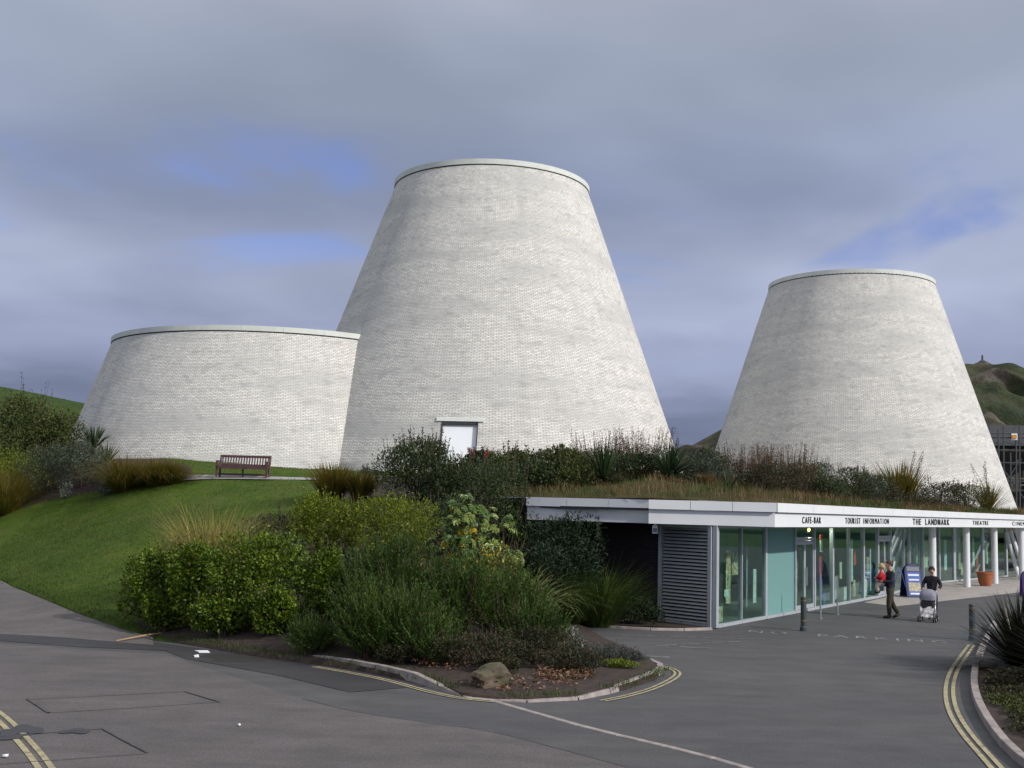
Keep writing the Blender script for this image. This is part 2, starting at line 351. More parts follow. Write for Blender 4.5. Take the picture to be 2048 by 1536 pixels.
class MB:
    def __init__(s): s.v = []; s.f = []
    def add(s, v, f):
        o = len(s.v); s.v += [tuple(map(float, p)) for p in v]; s.f += [tuple(o + i for i in q) for q in f]; return s
    def hexa(s, p8):   # bottom 4 ccw, top 4 ccw
        return s.add(p8, [(3, 2, 1, 0), (4, 5, 6, 7), (0, 1, 5, 4), (1, 2, 6, 5), (2, 3, 7, 6), (3, 0, 4, 7)])
    def box(s, c, d, rz=0.0, rx=0.0):
        x, y, z = (q / 2 for q in d); P = []
        M = Matrix.Rotation(rz, 3, 'Z') @ Matrix.Rotation(rx, 3, 'X')
        for a, b, e in ((-x, -y, -z), (x, -y, -z), (x, y, -z), (-x, y, -z), (-x, -y, z), (x, -y, z), (x, y, z), (-x, y, z)):
            P.append(tuple(M @ Vector((a, b, e)) + Vector(c)))
        return s.hexa(P)
    def tube(s, pts, r, n=8, cap=True):
        pts = [Vector(p) for p in pts]; rs = r if isinstance(r, (list, tuple)) else [r] * len(pts); o = len(s.v)
        for i, p in enumerate(pts):
            d = (pts[min(i + 1, len(pts) - 1)] - pts[max(i - 1, 0)]).normalized()
            a = d.orthogonal().normalized() if abs(d.z) < .95 else Vector((1, 0, 0)); a = (a - d * a.dot(d)).normalized(); b = d.cross(a)
            for j in range(n):
                t = 2 * math.pi * j / n; s.v.append(tuple(p + rs[i] * (a * math.cos(t) + b * math.sin(t))))
        for i in range(len(pts) - 1):
            for j in range(n): s.f.append((o + i * n + j, o + i * n + (j + 1) % n, o + (i + 1) * n + (j + 1) % n, o + (i + 1) * n + j))
        if cap: s.f.append(tuple(o + j for j in range(n))[::-1]); s.f.append(tuple(o + (len(pts) - 1) * n + j for j in range(n)))
        return s
    def lathe(s, prof, n=24, c=(0, 0, 0)):
        o = len(s.v)
        for r, z in prof:
            for j in range(n): t = 2 * math.pi * j / n; s.v.append((c[0] + r * math.cos(t), c[1] + r * math.sin(t), c[2] + z))
        for i in range(len(prof) - 1):
            for j in range(n): s.f.append((o + i * n + j, o + i * n + (j + 1) % n, o + (i + 1) * n + (j + 1) % n, o + (i + 1) * n + j))
        return s
    def ball(s, c, r, n=10, m=7):
        prof = [(math.sin(math.pi * i / m), -math.cos(math.pi * i / m)) for i in range(m + 1)]; o = len(s.v); r = r if isinstance(r, tuple) else (r, r, r)
        for q, z in prof:
            for j in range(n): t = 2 * math.pi * j / n; s.v.append((c[0] + r[0] * q * math.cos(t), c[1] + r[1] * q * math.sin(t), c[2] + r[2] * z))
        for i in range(m):
            for j in range(n): s.f.append((o + i * n + j, o + i * n + (j + 1) % n, o + (i + 1) * n + (j + 1) % n, o + (i + 1) * n + j))
        return s
    def build(s, name, mat, parent=None, smooth=False, bevel=0):
        me = mesh(name, s.v, s.f, smooth=smooth); o = link(name, me, mat, parent)
        if bevel:
            bm = bmesh.new(); bm.from_mesh(me); bmesh.ops.bevel(bm, geom=bm.edges[:], offset=bevel, segments=1, affect='EDGES'); bm.to_mesh(me); bm.free()
        return o
def strip_sheet(name, poly, w, z, mat, parent=None, kind=None):
    """painted line: a ribbon of width w along ground points"""
    P = np.array([p[:2] for p in poly], float); T = np.gradient(P, axis=0); T /= np.linalg.norm(T, axis=1)[:, None]
    N = np.stack([-T[:, 1], T[:, 0]], 1); v = []
    for p, n in zip(P, N): v += [(p[0] + n[0] * w / 2, p[1] + n[1] * w / 2, z), (p[0] - n[0] * w / 2, p[1] - n[1] * w / 2, z)]
    f = [(2 * i, 2 * i + 1, 2 * i + 3, 2 * i + 2) for i in range(len(P) - 1)]
    o = link(name, mesh(name, v, f), mat, parent)
    if kind: o['kind'] = kind
    return o
def sheet(name, poly, z, mat, parent=None, kind=None):
    v = [(p[0], p[1], z) for p in poly]; me = mesh(name, v, [tuple(range(len(v)))]); o = link(name, me, mat, parent)
    if me.polygons[0].normal.z < 0: me.flip_normals()
    if kind: o['kind'] = kind
    return o
def resample(P, n=None, step=None):
    P = np.asarray(P, float); d = np.r_[0, np.cumsum(np.linalg.norm(np.diff(P, axis=0), axis=1))]
    if n is None: n = max(2, int(round(d[-1] / step)) + 1)
    t = np.linspace(0, d[-1], n); return np.stack([np.interp(t, d, P[:, k]) for k in range(P.shape[1])], 1)
def smooth_poly(P, it=2):
    P = np.asarray(P, float)
    for _ in range(it):
        Q = np.empty((2 * len(P) - 2, P.shape[1])); Q[0::2] = .75 * P[:-1] + .25 * P[1:]; Q[1::2] = .25 * P[:-1] + .75 * P[1:]
        P = np.r_[P[:1], Q, P[-1:]]
    return P
def in_poly(x, y, poly):
    poly = np.asarray(poly); r = np.zeros(np.shape(x), bool); j = len(poly) - 1
    for i in range(len(poly)):
        xi, yi = poly[i][:2]; xj, yj = poly[j][:2]
        c = ((yi > y) != (yj > y)) & (x < (xj - xi) * (y - yi) / (yj - yi + 1e-12) + xi); r ^= c; j = i
    return r
def poly_dist(x, y, P):
    P = np.asarray(P); best = np.full(np.shape(x), 1e9)
    for a, b in zip(P[:-1], P[1:]):
        d = b[:2] - a[:2]; t = np.clip(((x - a[0]) * d[0] + (y - a[1]) * d[1]) / (d @ d), 0, 1)
        best = np.minimum(best, np.hypot(x - a[0] - t * d[0], y - a[1] - t * d[1]))
    return best
def sstep(t): t = np.clip(t, 0, 1); return t * t * (3 - 2 * t)
def vnoise(x, y, s=1.0, seed=0):
    x = np.asarray(x) / s; y = np.asarray(y) / s
    return (np.sin(1.7 * x + 2.3 * y + seed) + np.sin(-2.9 * x + 1.3 * y + 2.1 * seed) + np.sin(4.1 * x + 3.7 * y + seed * .7) * .5 + np.sin(6.3 * x - 5.1 * y + seed * 1.3) * .35) / 2.85
def ray_poly(px, py, P):
    """where the vertical plane through pixel (px,py) crosses a plan polyline; returns point and direction"""
    d = ray(px, py)[:2]; n = np.array([d[1], -d[0]])
    for a, b in zip(P[:-1], P[1:]):
        u, w = a[:2] @ n, b[:2] @ n
        if u * w <= 0 and u != w:
            t = u / (u - w); p = a[:2] + t * (b[:2] - a[:2])
            if p @ d > 0: return p, (b[:2] - a[:2]) / np.linalg.norm(b[:2] - a[:2])
    raise ValueError((px, py))

# ------------------------------------------------------------------ ground, road, paths
o = sheet('ground', [(-1500, -200), (1500, -200), (1500, 2500), (-1500, 2500)], -.35, 'hill_grass', kind='structure')
court = sheet('court', [(-70, -12), (70, -12), (70, 95), (-70, 95)], 0, 'asphalt_court', kind='structure')
rd = [onz(*p)[:2] for p in [(-300, 1290), (0, 1287), (150, 1299), (250, 1305), (330, 1308), (371, 1323), (480, 1358), (604, 1398), (760, 1432), (977, 1461), (1100, 1493), (1258, 1536)]] + [np.array(p) for p in [(3.2, 9), (4.2, 4), (4.2, -11), (-60, -11), (-60, 24)]]
road = sheet('road', rd, .004, 'asphalt_road', kind='structure')
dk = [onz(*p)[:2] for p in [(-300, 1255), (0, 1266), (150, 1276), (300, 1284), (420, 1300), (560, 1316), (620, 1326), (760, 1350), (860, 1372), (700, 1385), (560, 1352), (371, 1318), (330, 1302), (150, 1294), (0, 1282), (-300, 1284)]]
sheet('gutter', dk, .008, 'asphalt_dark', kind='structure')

# path ramp rising to the left beside the lawn
PA = [(-260, 1060, .95), (0, 1163, .50), (80, 1195, .40), (150, 1225, .28), (220, 1250, .15), (270, 1266, .05), (305, 1278, .012)]
PB = [(-260, 1256), (0, 1268), (80, 1272), (150, 1277), (220, 1283), (270, 1287), (307, 1290)]
A3 = [onz(*p) for p in PA]; B3 = [onz(p[0], p[1], .012) for p in PB]
v = []; nr = 6
for a, b in zip(A3, B3):
    for k in range(nr + 1):
        t = k / nr; q = b * (1 - t) + a * t; q[2] = .012 + (a[2] - .012) * sstep(t) ; v.append(q)
f = [(i * (nr + 1) + k, i * (nr + 1) + k + 1, (i + 1) * (nr + 1) + k + 1, (i + 1) * (nr + 1) + k) for i in range(len(A3) - 1) for k in range(nr)]
me = mesh('path', v, f, smooth=True); link('path', me, 'asphalt_path')['kind'] = 'structure'
if me.polygons[0].normal.z < 0: me.flip_normals()

# ------------------------------------------------------------------ bank terrain
EDGE = [A3[0], *A3[1:], onz(400, 1290, .05), onz(500, 1307, .06), onz(590, 1317, .08), onz(640, 1321, .10), onz(720, 1333, .1), onz(860, 1363, .08), onz(925, 1388, .06),
        onz(1000, 1397, .05), onz(1150, 1393, .06), onz(1250, 1371, .09), onz(1312, 1350, .1), onz(1322, 1338, .1)]
EDGE = [np.array(p) for p in EDGE]
EDGE.insert(1, (EDGE[0] + EDGE[1]) / 2)
RCOL = [EDGE[-1], np.array([2.95, 25.5, .08]), np.array([2.1, 30.3, .08]), np.array([.25, 34.3, .9]), np.array([-.75, 36.9, 3.4]), np.array([-.7, 42, 4.0]), np.array([0, 50, 4.5]), np.array([2., 75, 5])]
ctrl = [*EDGE, *RCOL] + [np.array(p, float) for p in [
    (-10.9, 45.6, 4.0), (-14.3, 46.2, 3.92), (-7.5, 45.4, 4.05), (-4.5, 44.5, 4.1), (-18, 48, 3.7), (-24, 56, 3.7), (-10.5, 38.5, 2.6), (-13.5, 41, 2.45), (-7.5, 36, 2.25), (-9.5, 33.5, 1.35), (-6.3, 31, 1.35), (-17, 44.5, 2.3),
    (-13, 52.6, 4.85), (-9, 52.8, 4.65), (-5, 52.6, 4.6), (-18.5, 55.6, 5.45), (-22, 60, 6.1), (-26, 68, 5.2), (-1.5, 51, 4.55), (-13, 62, 5.2), (-3, 62, 4.8),
    (-3, 26, .8), (-1, 24, .35), (1, 24, .22), (-3, 30, 1.6), (-.5, 28.5, .6), (-3.5, 35, 2.8), (-1.8, 33, 1.6), (-3, 39, 3.6), (1, 28, .2), (-.2, 31, .6), (-40, 80, 5.6), (-70, 100, 8), (-15, 80, 5.4)]]
CT = np.array(ctrl)
def tps(r): return np.where(r > 0, r * r * np.log(r + 1e-9), 0)
def fit_tps(C, lam=.02):
    n = len(C); K = tps(np.hypot(C[:, None, 0] - C[None, :, 0], C[:, None, 1] - C[None, :, 1])) + lam * np.eye(n)
    Pm = np.c_[np.ones(n), C[:, :2]]; A = np.block([[K, Pm], [Pm.T, np.zeros((3, 3))]])
    return np.linalg.solve(A, np.r_[C[:, 2], 0, 0, 0])
TW = fit_tps(CT)
def bank_z(x, y):
    x = np.asarray(x, float); y = np.asarray(y, float); r = np.hypot(x[..., None] - CT[:, 0], y[..., None] - CT[:, 1])
    return tps(r) @ TW[:-3] + TW[-3] + TW[-2] * x + TW[-1] * y
ns, ntt = 300, 220
Fc = resample(EDGE, ns)[:, :2]; Bc = resample([(-80, 105), (-40, 98), (2, 75)], ns); Rc = resample([p[:2] for p in RCOL], 600)
tt = np.linspace(0, 1, ntt) ** 1.25
Rl = np.stack([np.interp(tt, np.linspace(0, 1, 600), Rc[:, k]) for k in (0, 1)], 1)
Ll = Fc[0] * (1 - tt)[:, None] + Bc[0] * tt[:, None]
s_ = np.linspace(0, 1, ns)[:, None, None]; t_ = tt[None, :, None]
G = (1 - t_) * Fc[:, None] + t_ * Bc[:, None] + (1 - s_) * Ll[None] + s_ * Rl[None] - ((1 - s_) * (1 - t_) * Fc[0] + s_ * (1 - t_) * Fc[-1] + (1 - s_) * t_ * Bc[0] + s_ * t_ * Bc[-1])
GZ = bank_z(G[..., 0], G[..., 1]) + .035 * vnoise(G[..., 0], G[..., 1], 1.6, 3) * np.minimum(1, t_[..., 0] * 25)
GZ[:, 0] = -.12
GV = np.c_[G.reshape(-1, 2), GZ.ravel()]
ii, jj = np.meshgrid(np.arange(ns - 1), np.arange(ntt - 1), indexing='ij')
GF = np.stack([ii * ntt + jj, (ii + 1) * ntt + jj, (ii + 1) * ntt + jj + 1, ii * ntt + jj + 1], -1).reshape(-1, 4)
cen = GV[GF].mean(1)
BED_MID = [EDGE[k][:2] for k in range(8, len(EDGE))]
BED_MID = [onz(270, 1268)[:2] + np.array([.1, .1])] + [e[:2] + np.array([0, -.8]) for e in EDGE[9:]] + [np.array([4.2, 23.5]), np.array([2.9, 31]), np.array([0, 37]), np.array([0, 47]), np.array([-5.2, 47]), np.array([-5.9, 40]), np.array([-5.8, 33]), np.array([-8.3, 31]), np.array([-9.6, 29.2])]
def hit(px, py, z0=.0):
    d = ray(px, py); ts = np.arange(18, 75, .1); P = d[None] * ts[:, None] + np.array([0, 0, EYE]); h = bank_z(P[:, 0], P[:, 1]) - P[:, 2]
    k = np.argmax(h > 0); return P[k]
bedL = [hit(*p)[:2] for p in [(-60, 1060), (0, 1030), (80, 1004), (150, 993), (225, 980), (300, 970), (378, 961)]] + [np.array([-13.4, 48]), np.array([-17, 54]), np.array([-24, 60]), np.array([-30, 56])]
inb = in_poly(cen[:, 0], cen[:, 1], BED_MID) | in_poly(cen[:, 0], cen[:, 1], bedL)
inb &= ~((cen[:, 0] < -5.9) & (cen[:, 1] > 31.5) & in_poly(cen[:, 0], cen[:, 1], BED_MID))
for nm, sel, mt in (('lawn', ~inb, 'lawn_grass'), ('planting_bed', inb, 'soil')):
    fs = GF[sel]; u, inv = np.unique(fs, return_inverse=True)
    me = fast_mesh(nm, GV[u], inv.reshape(fs.shape), 4); me.polygons.foreach_set('use_smooth', [True] * len(fs))
    if me.polygons[0].normal.z < 0: me.flip_normals()
    link(nm, me, mt)['kind'] = 'structure'
# strip of soil in front of the dark brick wall
sheet('planting_bed', [(2.05, 31.6), (5.6, 31.22), (5.5, 31.7), (4.35, 33.1), (1.0, 36.2), (-.6, 36.9), (.1, 34.3), (2.0, 30.4)], .03, 'soil', kind='structure')
# level path with the bench
pp = [hit(366, 961), hit(430, 959), hit(540, 960), hit(640, 961), hit(760, 962)]
pv = []
for p in smooth_poly(np.array(pp), 2):
    for dy in (-.15, .65): pv.append((p[0], p[1] + dy, float(bank_z(p[0], p[1] + dy)) + .045))
link('path', mesh('path', pv, [(2 * i, 2 * i + 2, 2 * i + 3, 2 * i + 1) for i in range(len(pv) // 2 - 1)]), 'path_concrete')['kind'] = 'structure'

# ------------------------------------------------------------------ towers (truncated brick cones)
def cone_tower(name, c, r_top, z_top, slope, z_base, label, cop_h, cop_out, panels, arc=None, door=None, a0=0.0):
    """c plan centre; outward batter 'slope'; arc = (start, end) angles of visible coping"""
    root = empty(name, (c[0], c[1], z_base), 0, label, 'tower')
    zs = np.linspace(z_base - .6, z_top - cop_h, 26)
    angs = np.linspace(-math.pi, math.pi, 193)
    hole = None
    if door:
        da, dw, dz = door; rm = r_top + slope * (z_top - dz)
        half = dw / 2 / rm; hole = (da - half, da + half, dz)
        angs = np.unique(np.r_[angs[(angs < hole[0] - .01) | (angs > hole[1] + .01)], np.linspace(hole[0], hole[1], 5)])
        zs = np.unique(np.r_[zs[np.abs(zs - dz) > .12], dz])
    v = []; uv = []; rmid = r_top + slope * (z_top - z_base) * .5
    for a in angs:
        for z in zs:
            r = r_top + slope * (z_top - z); v.append((r * math.cos(a), r * math.sin(a), z - z_base)); uv.append((a * rmid, (z - z_base) * math.hypot(1, slope)))
    m = len(zs); f = []
    for i in range(len(angs) - 1):
        for j in range(m - 1):
            if hole and hole[0] - 1e-6 <= angs[i] and angs[i + 1] <= hole[1] + 1e-6 and zs[j + 1] <= hole[2] + 1e-6: continue
            f.append((i * m + j, (i + 1) * m + j, (i + 1) * m + j + 1, i * m + j + 1))
    link('wall', mesh('wall', v, f, uv, smooth=True), 'white_brick', root)
    # dark joint under the coping, then the coping panels one by one
    mb = MB(); zt = z_top - z_base; n = 96
    mb.lathe([(r_top + slope * cop_h - .03, zt - cop_h - .10), (r_top + slope * cop_h + .02, zt - cop_h - .09), (r_top + slope * cop_h + .02, zt - cop_h + .02)], 128)
    mb.build('shadow_joint', 'shadow_gap', root)
    s0, s1 = arc or (-math.pi, math.pi); step = 2 * math.pi / panels
    k = 0; a = a0
    while a < a0 + 2 * math.pi - 1e-6:
        mid = (a + step / 2 + math.pi) % (2 * math.pi) - math.pi
        if s0 <= mid <= s1:
            e0, e1 = a + .0005, a + step - .0005; q = MB(); seg = 6; P = []
            for t in np.linspace(e0, e1, seg + 1):
                ro, ri = r_top + cop_out + slope * cop_h * .3, r_top - .35
                for rr, zz in ((ro, zt - cop_h), (ro, zt), (ri, zt), (ri, zt - cop_h)): P.append((rr * math.cos(t), rr * math.sin(t), zz))
            F_ = [(4 * i + j, 4 * (i + 1) + j, 4 * (i + 1) + (j + 1) % 4, 4 * i + (j + 1) % 4) for i in range(seg) for j in range(4)] + [(3, 2, 1, 0), (4 * seg, 4 * seg + 1, 4 * seg + 2, 4 * seg + 3)]
            q.add(P, F_); q.build('coping_panel', 'coping_white', root); k += 1
        a += step
    if door:
        ca, sa = math.cos(da), math.sin(da)
        def P(tang, dep, z):   # tangent offset, inward depth from the battered face, absolute z
            r = r_top + slope * (z_top - z) - dep; return (r * ca - tang * sa, r * sa + tang * ca, z - z_base)
        h = dw / 2; z0 = z_base - .3
        MB().hexa([P(-h + .012, .16, z0), P(h - .012, .16, z0), P(h - .02, .3, z0), P(-h + .02, .3, z0), P(-h + .012, .16, dz - .13), P(h - .012, .16, dz - .13), P(h - .02, .3, dz - .13), P(-h + .02, .3, dz - .13)]).build('door_panel', 'blind_white', root)
        for sgn in (-1, 1):
            x0, x1 = (h - .012, h + .03) if sgn > 0 else (-h - .03, -h + .012)
            MB().hexa([P(x0, -.005, z0), P(x1, -.005, z0), P(x1, .42, z0), P(x0, .42, z0), P(x0, -.005, dz), P(x1, -.005, dz), P(x1, .42, dz), P(x0, .42, dz)]).build('door_jamb', 'shadow_gap', root)
        MB().hexa([P(-h, .02, dz - .13), P(h, .02, dz - .13), P(h, .42, dz - .13), P(-h, .42, dz - .13), P(-h, .02, dz), P(h, .02, dz), P(h, .42, dz), P(-h, .42, dz)]).build('door_head', 'shadow_gap', root)
        MB().hexa([P(-h - .28, -.02, dz + .003), P(h + .28, -.02, dz + .003), P(h + .28, .2, dz + .003), P(-h - .28, .2, dz + .003), P(-h - .28, -.02, dz + .17), P(h + .28, -.02, dz + .17), P(h + .28, .2, dz + .17), P(-h - .28, .2, dz + .17)]).build('lintel', 'coping_white', root)
    return root
D1 = 61.8; C1 = (-.0228 * D1, D1)
D2 = 76.0; C2 = (math.sin(.2919) * D2, math.cos(.2919) * D2)
C3 = (-13.08, 62.9)
dang = math.atan2(51.3 - C1[1], -2.36 - C1[0])
cone_tower('brick_tower', C1, .0852 * D1, EYE + .2857 * D1, .3508, 4.4, 'tallest whitish brick cone tower with a pale doorway at its foot', 0.27, .13, 30, door=(dang, 1.62, 6.98), a0=.06)
cone_tower('brick_tower', C2, .067 * D2 + .02, EYE + .1968 * D2, 0.3205, 3.3, 'whitish brick cone tower rising behind the glazed pavilion', .27, .08, 30, a0=.1)
cone_tower('low_brick_tower', C3, 8.72, 11.5, .345, 4.4, 'broad low whitish brick cone behind the wooden bench', .25, .12, 28, arc=(-math.pi, R(-44)), a0=R(-180))

# ------------------------------------------------------------------ glazed pavilion
SOF, MID, TOP = 2.80, 3.205, 3.46
FL = np.array([(.55, 33.85), (4.05, 32.25)])                       # set-back left fascia
FK = np.array([(3.90, 31.78), (7.30, 31.30)])                      # fascia over the louvre
FR = smooth_poly([(7.30, 31.30), (11.6, 38.0), (16.4, 45.5), (21.8, 53.3), (27.8, 61.0), (36.5, 70.5)], 2)
pav = empty('glazed_pavilion', (7.3, 33.0, 0), 0, 'glass-fronted pavilion with white lettered fascia and grassed roof', 'building')
PO = np.array([7.3, 33.0, 0.])
def pl(p, z=None): p = np.asarray(p, float); return (p[0] - PO[0], p[1] - PO[1], (p[2] if z is None else z))
def outward(a, b):                                                # unit normal towards the camera / court side
    d = (b - a) / np.linalg.norm(b - a); return np.array([d[1], -d[0]])
def band(P, z0, z1, out, thick, seglen, name, mat, gap=.012, endgap=0.0):
    P = np.asarray(P); d = np.r_[0, np.cumsum(np.linalg.norm(np.diff(P, axis=0), axis=1))]; n = max(1, int(round(d[-1] / seglen)))
    at = lambda s: np.array([np.interp(s, d, P[:, 0]), np.interp(s, d, P[:, 1])])
    Nn = [outward(a, b) for a, b in zip(P[:-1], P[1:])]
    for k in range(n):
        s0, s1 = d[-1] * k / n + (gap / 2 if k else endgap), d[-1] * (k + 1) / n - (gap / 2 if k < n - 1 else 0)
        i = min(len(Nn) - 1, max(0, np.searchsorted(d, (s0 + s1) / 2) - 1)); a, b = at(s0), at(s1); nn = outward(a, b)
        A, B, A2, B2 = a + nn * out, b + nn * out, a + nn * (out - thick), b + nn * (out - thick)
        MB().hexa([pl(A, z0), pl(B, z0), pl(B2, z0), pl(A2, z0), pl(A, z1), pl(B, z1), pl(B2, z1), pl(A2, z1)]).build(name, mat, pav)
for P, sl_, eg in ((FL, 1.2, 0), (FK, 1.17, 0), (FR, 3.0, 0)):
    band(P, MID, TOP, .085, .26, sl_, 'fascia_cap_panel', 'white_panel')
    band(P, SOF, MID - .015, 0, .12, 1.5 if sl_ > 2 else 6, 'fascia_panel', 'white_panel', gap=.002)
band(np.r_[FL, FK[:1]], MID - .05, MID + .02, -.05, .1, 30, 'shadow_joint', 'shadow_gap')
# little corner return pieces so that cap and band meet at the prow
# soffit and roof slab
GL = np.array([(5.72, 31.56), (14.97, 45.65), (20.04, 54.98), (22.64, 58.02), (28.0, 64.34), (34., 70.8)])
inner = GL + np.array([(-1.2, 5.6), (-4.6, 4.2), (-4.5, 3.0), (-4.0, 3.0), (-3.5, 3.5), (-3., 4.)])
front = np.r_[FL - np.array([0, -.06]), FK + np.array([0, .04]), FR[1:] + np.array([-.05, .03])]; fr = resample(front, 60); bk = resample(np.r_[[(.95, 36.0)], [(2.2, 36.6)], inner], 60)
for nm, z, mt in (('soffit', SOF + .006, 'soffit'), ('roof_slab', TOP - .03, 'shadow_gap')):
    vv = [pl(p, z) for p in fr] + [pl(p, z) for p in bk]
    link(nm, mesh(nm, vv, [(i, i + 1, 61 + i, 60 + i) for i in range(59)]), mt, pav)
fl = resample(GL, 40); bf = resample(inner, 40)
link('floor', mesh('floor', [pl(p, .012) for p in fl] + [pl(p, .012) for p in bf], [(i, i + 1, 41 + i, 40 + i) for i in range(39)]), 'floor_inside', pav)
def wallstrip(name, P, z0, z1, mat, thick=.2, side=1):
    P = np.asarray(P, float)
    for a, b in zip(P[:-1], P[1:]):
        n = outward(a, b) * side; d = (b - a) / np.linalg.norm(b - a); q = MB(); Lw = np.linalg.norm(b - a)
        q.hexa([pl(a, z0), pl(b, z0), pl(b - n * thick, z0), pl(a - n * thick, z0), pl(a, z1), pl(b, z1), pl(b - n * thick, z1), pl(a - n * thick, z1)])
        uv = [(0, z0), (Lw, z0), (Lw, z0), (0, z0), (0, z1), (Lw, z1), (Lw, z1), (0, z1)]
        link(name, mesh(name, q.v, q.f, uv), mat, pav)
wallstrip('back_wall', inner, .02, SOF - .004, 'wall_inside')
wallstrip('side_wall', [(4.62, 33.05), inner[0]], .02, SOF - .004, 'wall_inside', .15)
wallstrip('brick_wall', [(-.3, 36.4), (4.42, 33.0)], -.05, SOF - .004, 'dark_brick', .25)
wallstrip('end_wall', [(-1.6, 37.9), (-.9, 36.95), (.58, 34.05)], -.05, TOP - .02, 'dark_brick', .2)
# louvre: frame and slats
La, Lb = np.array([4.44, 32.96]), np.array([5.60, 31.66]); ld = (Lb - La) / np.linalg.norm(Lb - La); ln = outward(La, Lb); lw = np.linalg.norm(Lb - La); lrz = math.atan2(ld[1], ld[0])
for p, w in ((La - ld * .03, .10), (Lb + ld * .02, .12)):
    MB().box(pl(p, SOF / 2 + .0), (w, .14, SOF - .01), lrz).build('louvre_frame', 'aluminium', pav)
for z in (.05, SOF - .06): MB().box(pl((La + Lb) / 2, z), (lw - .13, .10, .08), lrz).build('louvre_frame', 'aluminium', pav)
MB().box(pl((La + Lb) / 2 - ln * .12, SOF / 2), (lw, .03, SOF - .02), lrz).build('louvre_backing', 'shadow_gap', pav)
nsl = 27
for k in range(nsl):
    z = .13 + k * (SOF - .26) / (nsl - 1)
    MB().box(pl((La + Lb) / 2 + ln * .01, z), (lw - .14, .085, .012), lrz, R(38)).build('louvre_slat', 'louvre_metal', pav)
# glazing: mullions, panes, sill, head, doors
def mull(p, d, w, z0=.02, z1=SOF - .004, dep=.12, name='mullion'):
    MB().box(pl(p, (z0 + z1) / 2), (w, dep, z1 - z0), math.atan2(d[1], d[0])).build(name, 'aluminium', pav)
MU = [(1428, .17), (1480.7, .05), (1529.5, .15), (1588.5, .09), (1627, .11), (1664, .15), (1697, .05), (1726, .15), (1755, .15), (1781, .10), (1807, .06), (1818, .12), (1846, .14), (1878, .10), (1908, .26), (1938, .06), (1966, .28), (1990, .08), (2013, .20)]
MP = []
for px, w in MU:
    p, d = ray_poly(max(px, 1440), 1150, GL)
    if px == 1428: p = GL[0] + d * .05
    MP.append((p, d)); mull(p, d, w)
for i in range(len(MP) - 1):
    a, da = MP[i]; b, db = MP[i + 1]; d = (b - a) / np.linalg.norm(b - a); wa, wb = MU[i][1] / 2, MU[i + 1][1] / 2; a2, b2 = a + d * wa, b - d * wb; n = outward(a, b)
    m_ = (a2 + b2) / 2; lw_ = np.linalg.norm(b2 - a2); rz = math.atan2(d[1], d[0])
    MB().box(pl(m_, .055), (lw_ - .004, .13, .09), rz).build('sill', 'aluminium', pav)
    MB().box(pl(m_, SOF - .045), (lw_ - .004, .10, .07), rz).build('head_rail', 'aluminium', pav)
    isdoor = MU[i][0] in (1588.5, 1755)
    z0, z1 = .105, SOF - .085
    if isdoor:
        for s in (0, 1):                                           # two leaves with stiles, rail and a pull handle
            c = a2 + d * lw_ * (.25 + .5 * s); w2 = lw_ / 2 - .01
            leaf = MB()
            for q in (-1, 1): leaf.box(pl(c + d * q * (w2 / 2 - .035), 1.2), (.07, .06, 2.18), rz)
            for zz in (.17, 2.24): leaf.box(pl(c, zz), (w2 - .145, .06, .12), rz)
            dr = leaf.build('door', 'aluminium', pav)
            MB().box(pl(c, 1.2), (w2 - .15, .012, 1.94), rz).build('door_pane', 'glass', dr)
            hc = c + n * .08 + d * (w2 / 2 - .06) * (1 if s == 0 else -1)
            MB().tube([pl(hc, .85), pl(hc, 1.45)], .016, 6).build('door_handle', 'steel_post', dr)
        MB().box(pl(m_, 2.36), (lw_ - .006, .08, .09), rz).build('transom', 'aluminium', pav)
        MB().box(pl(m_, (2.42 + z1) / 2), (lw_ - .02, .012, z1 - 2.42), rz).build('glass_pane', 'glass', pav)
    else:
        mt = 'teal_film' if MU[i][0] == 1529.5 else 'glass'
        MB().box(pl(m_, (z0 + z1) / 2), (lw_ - .006, .012, z1 - z0), rz).build('glass_pane', mt, pav)
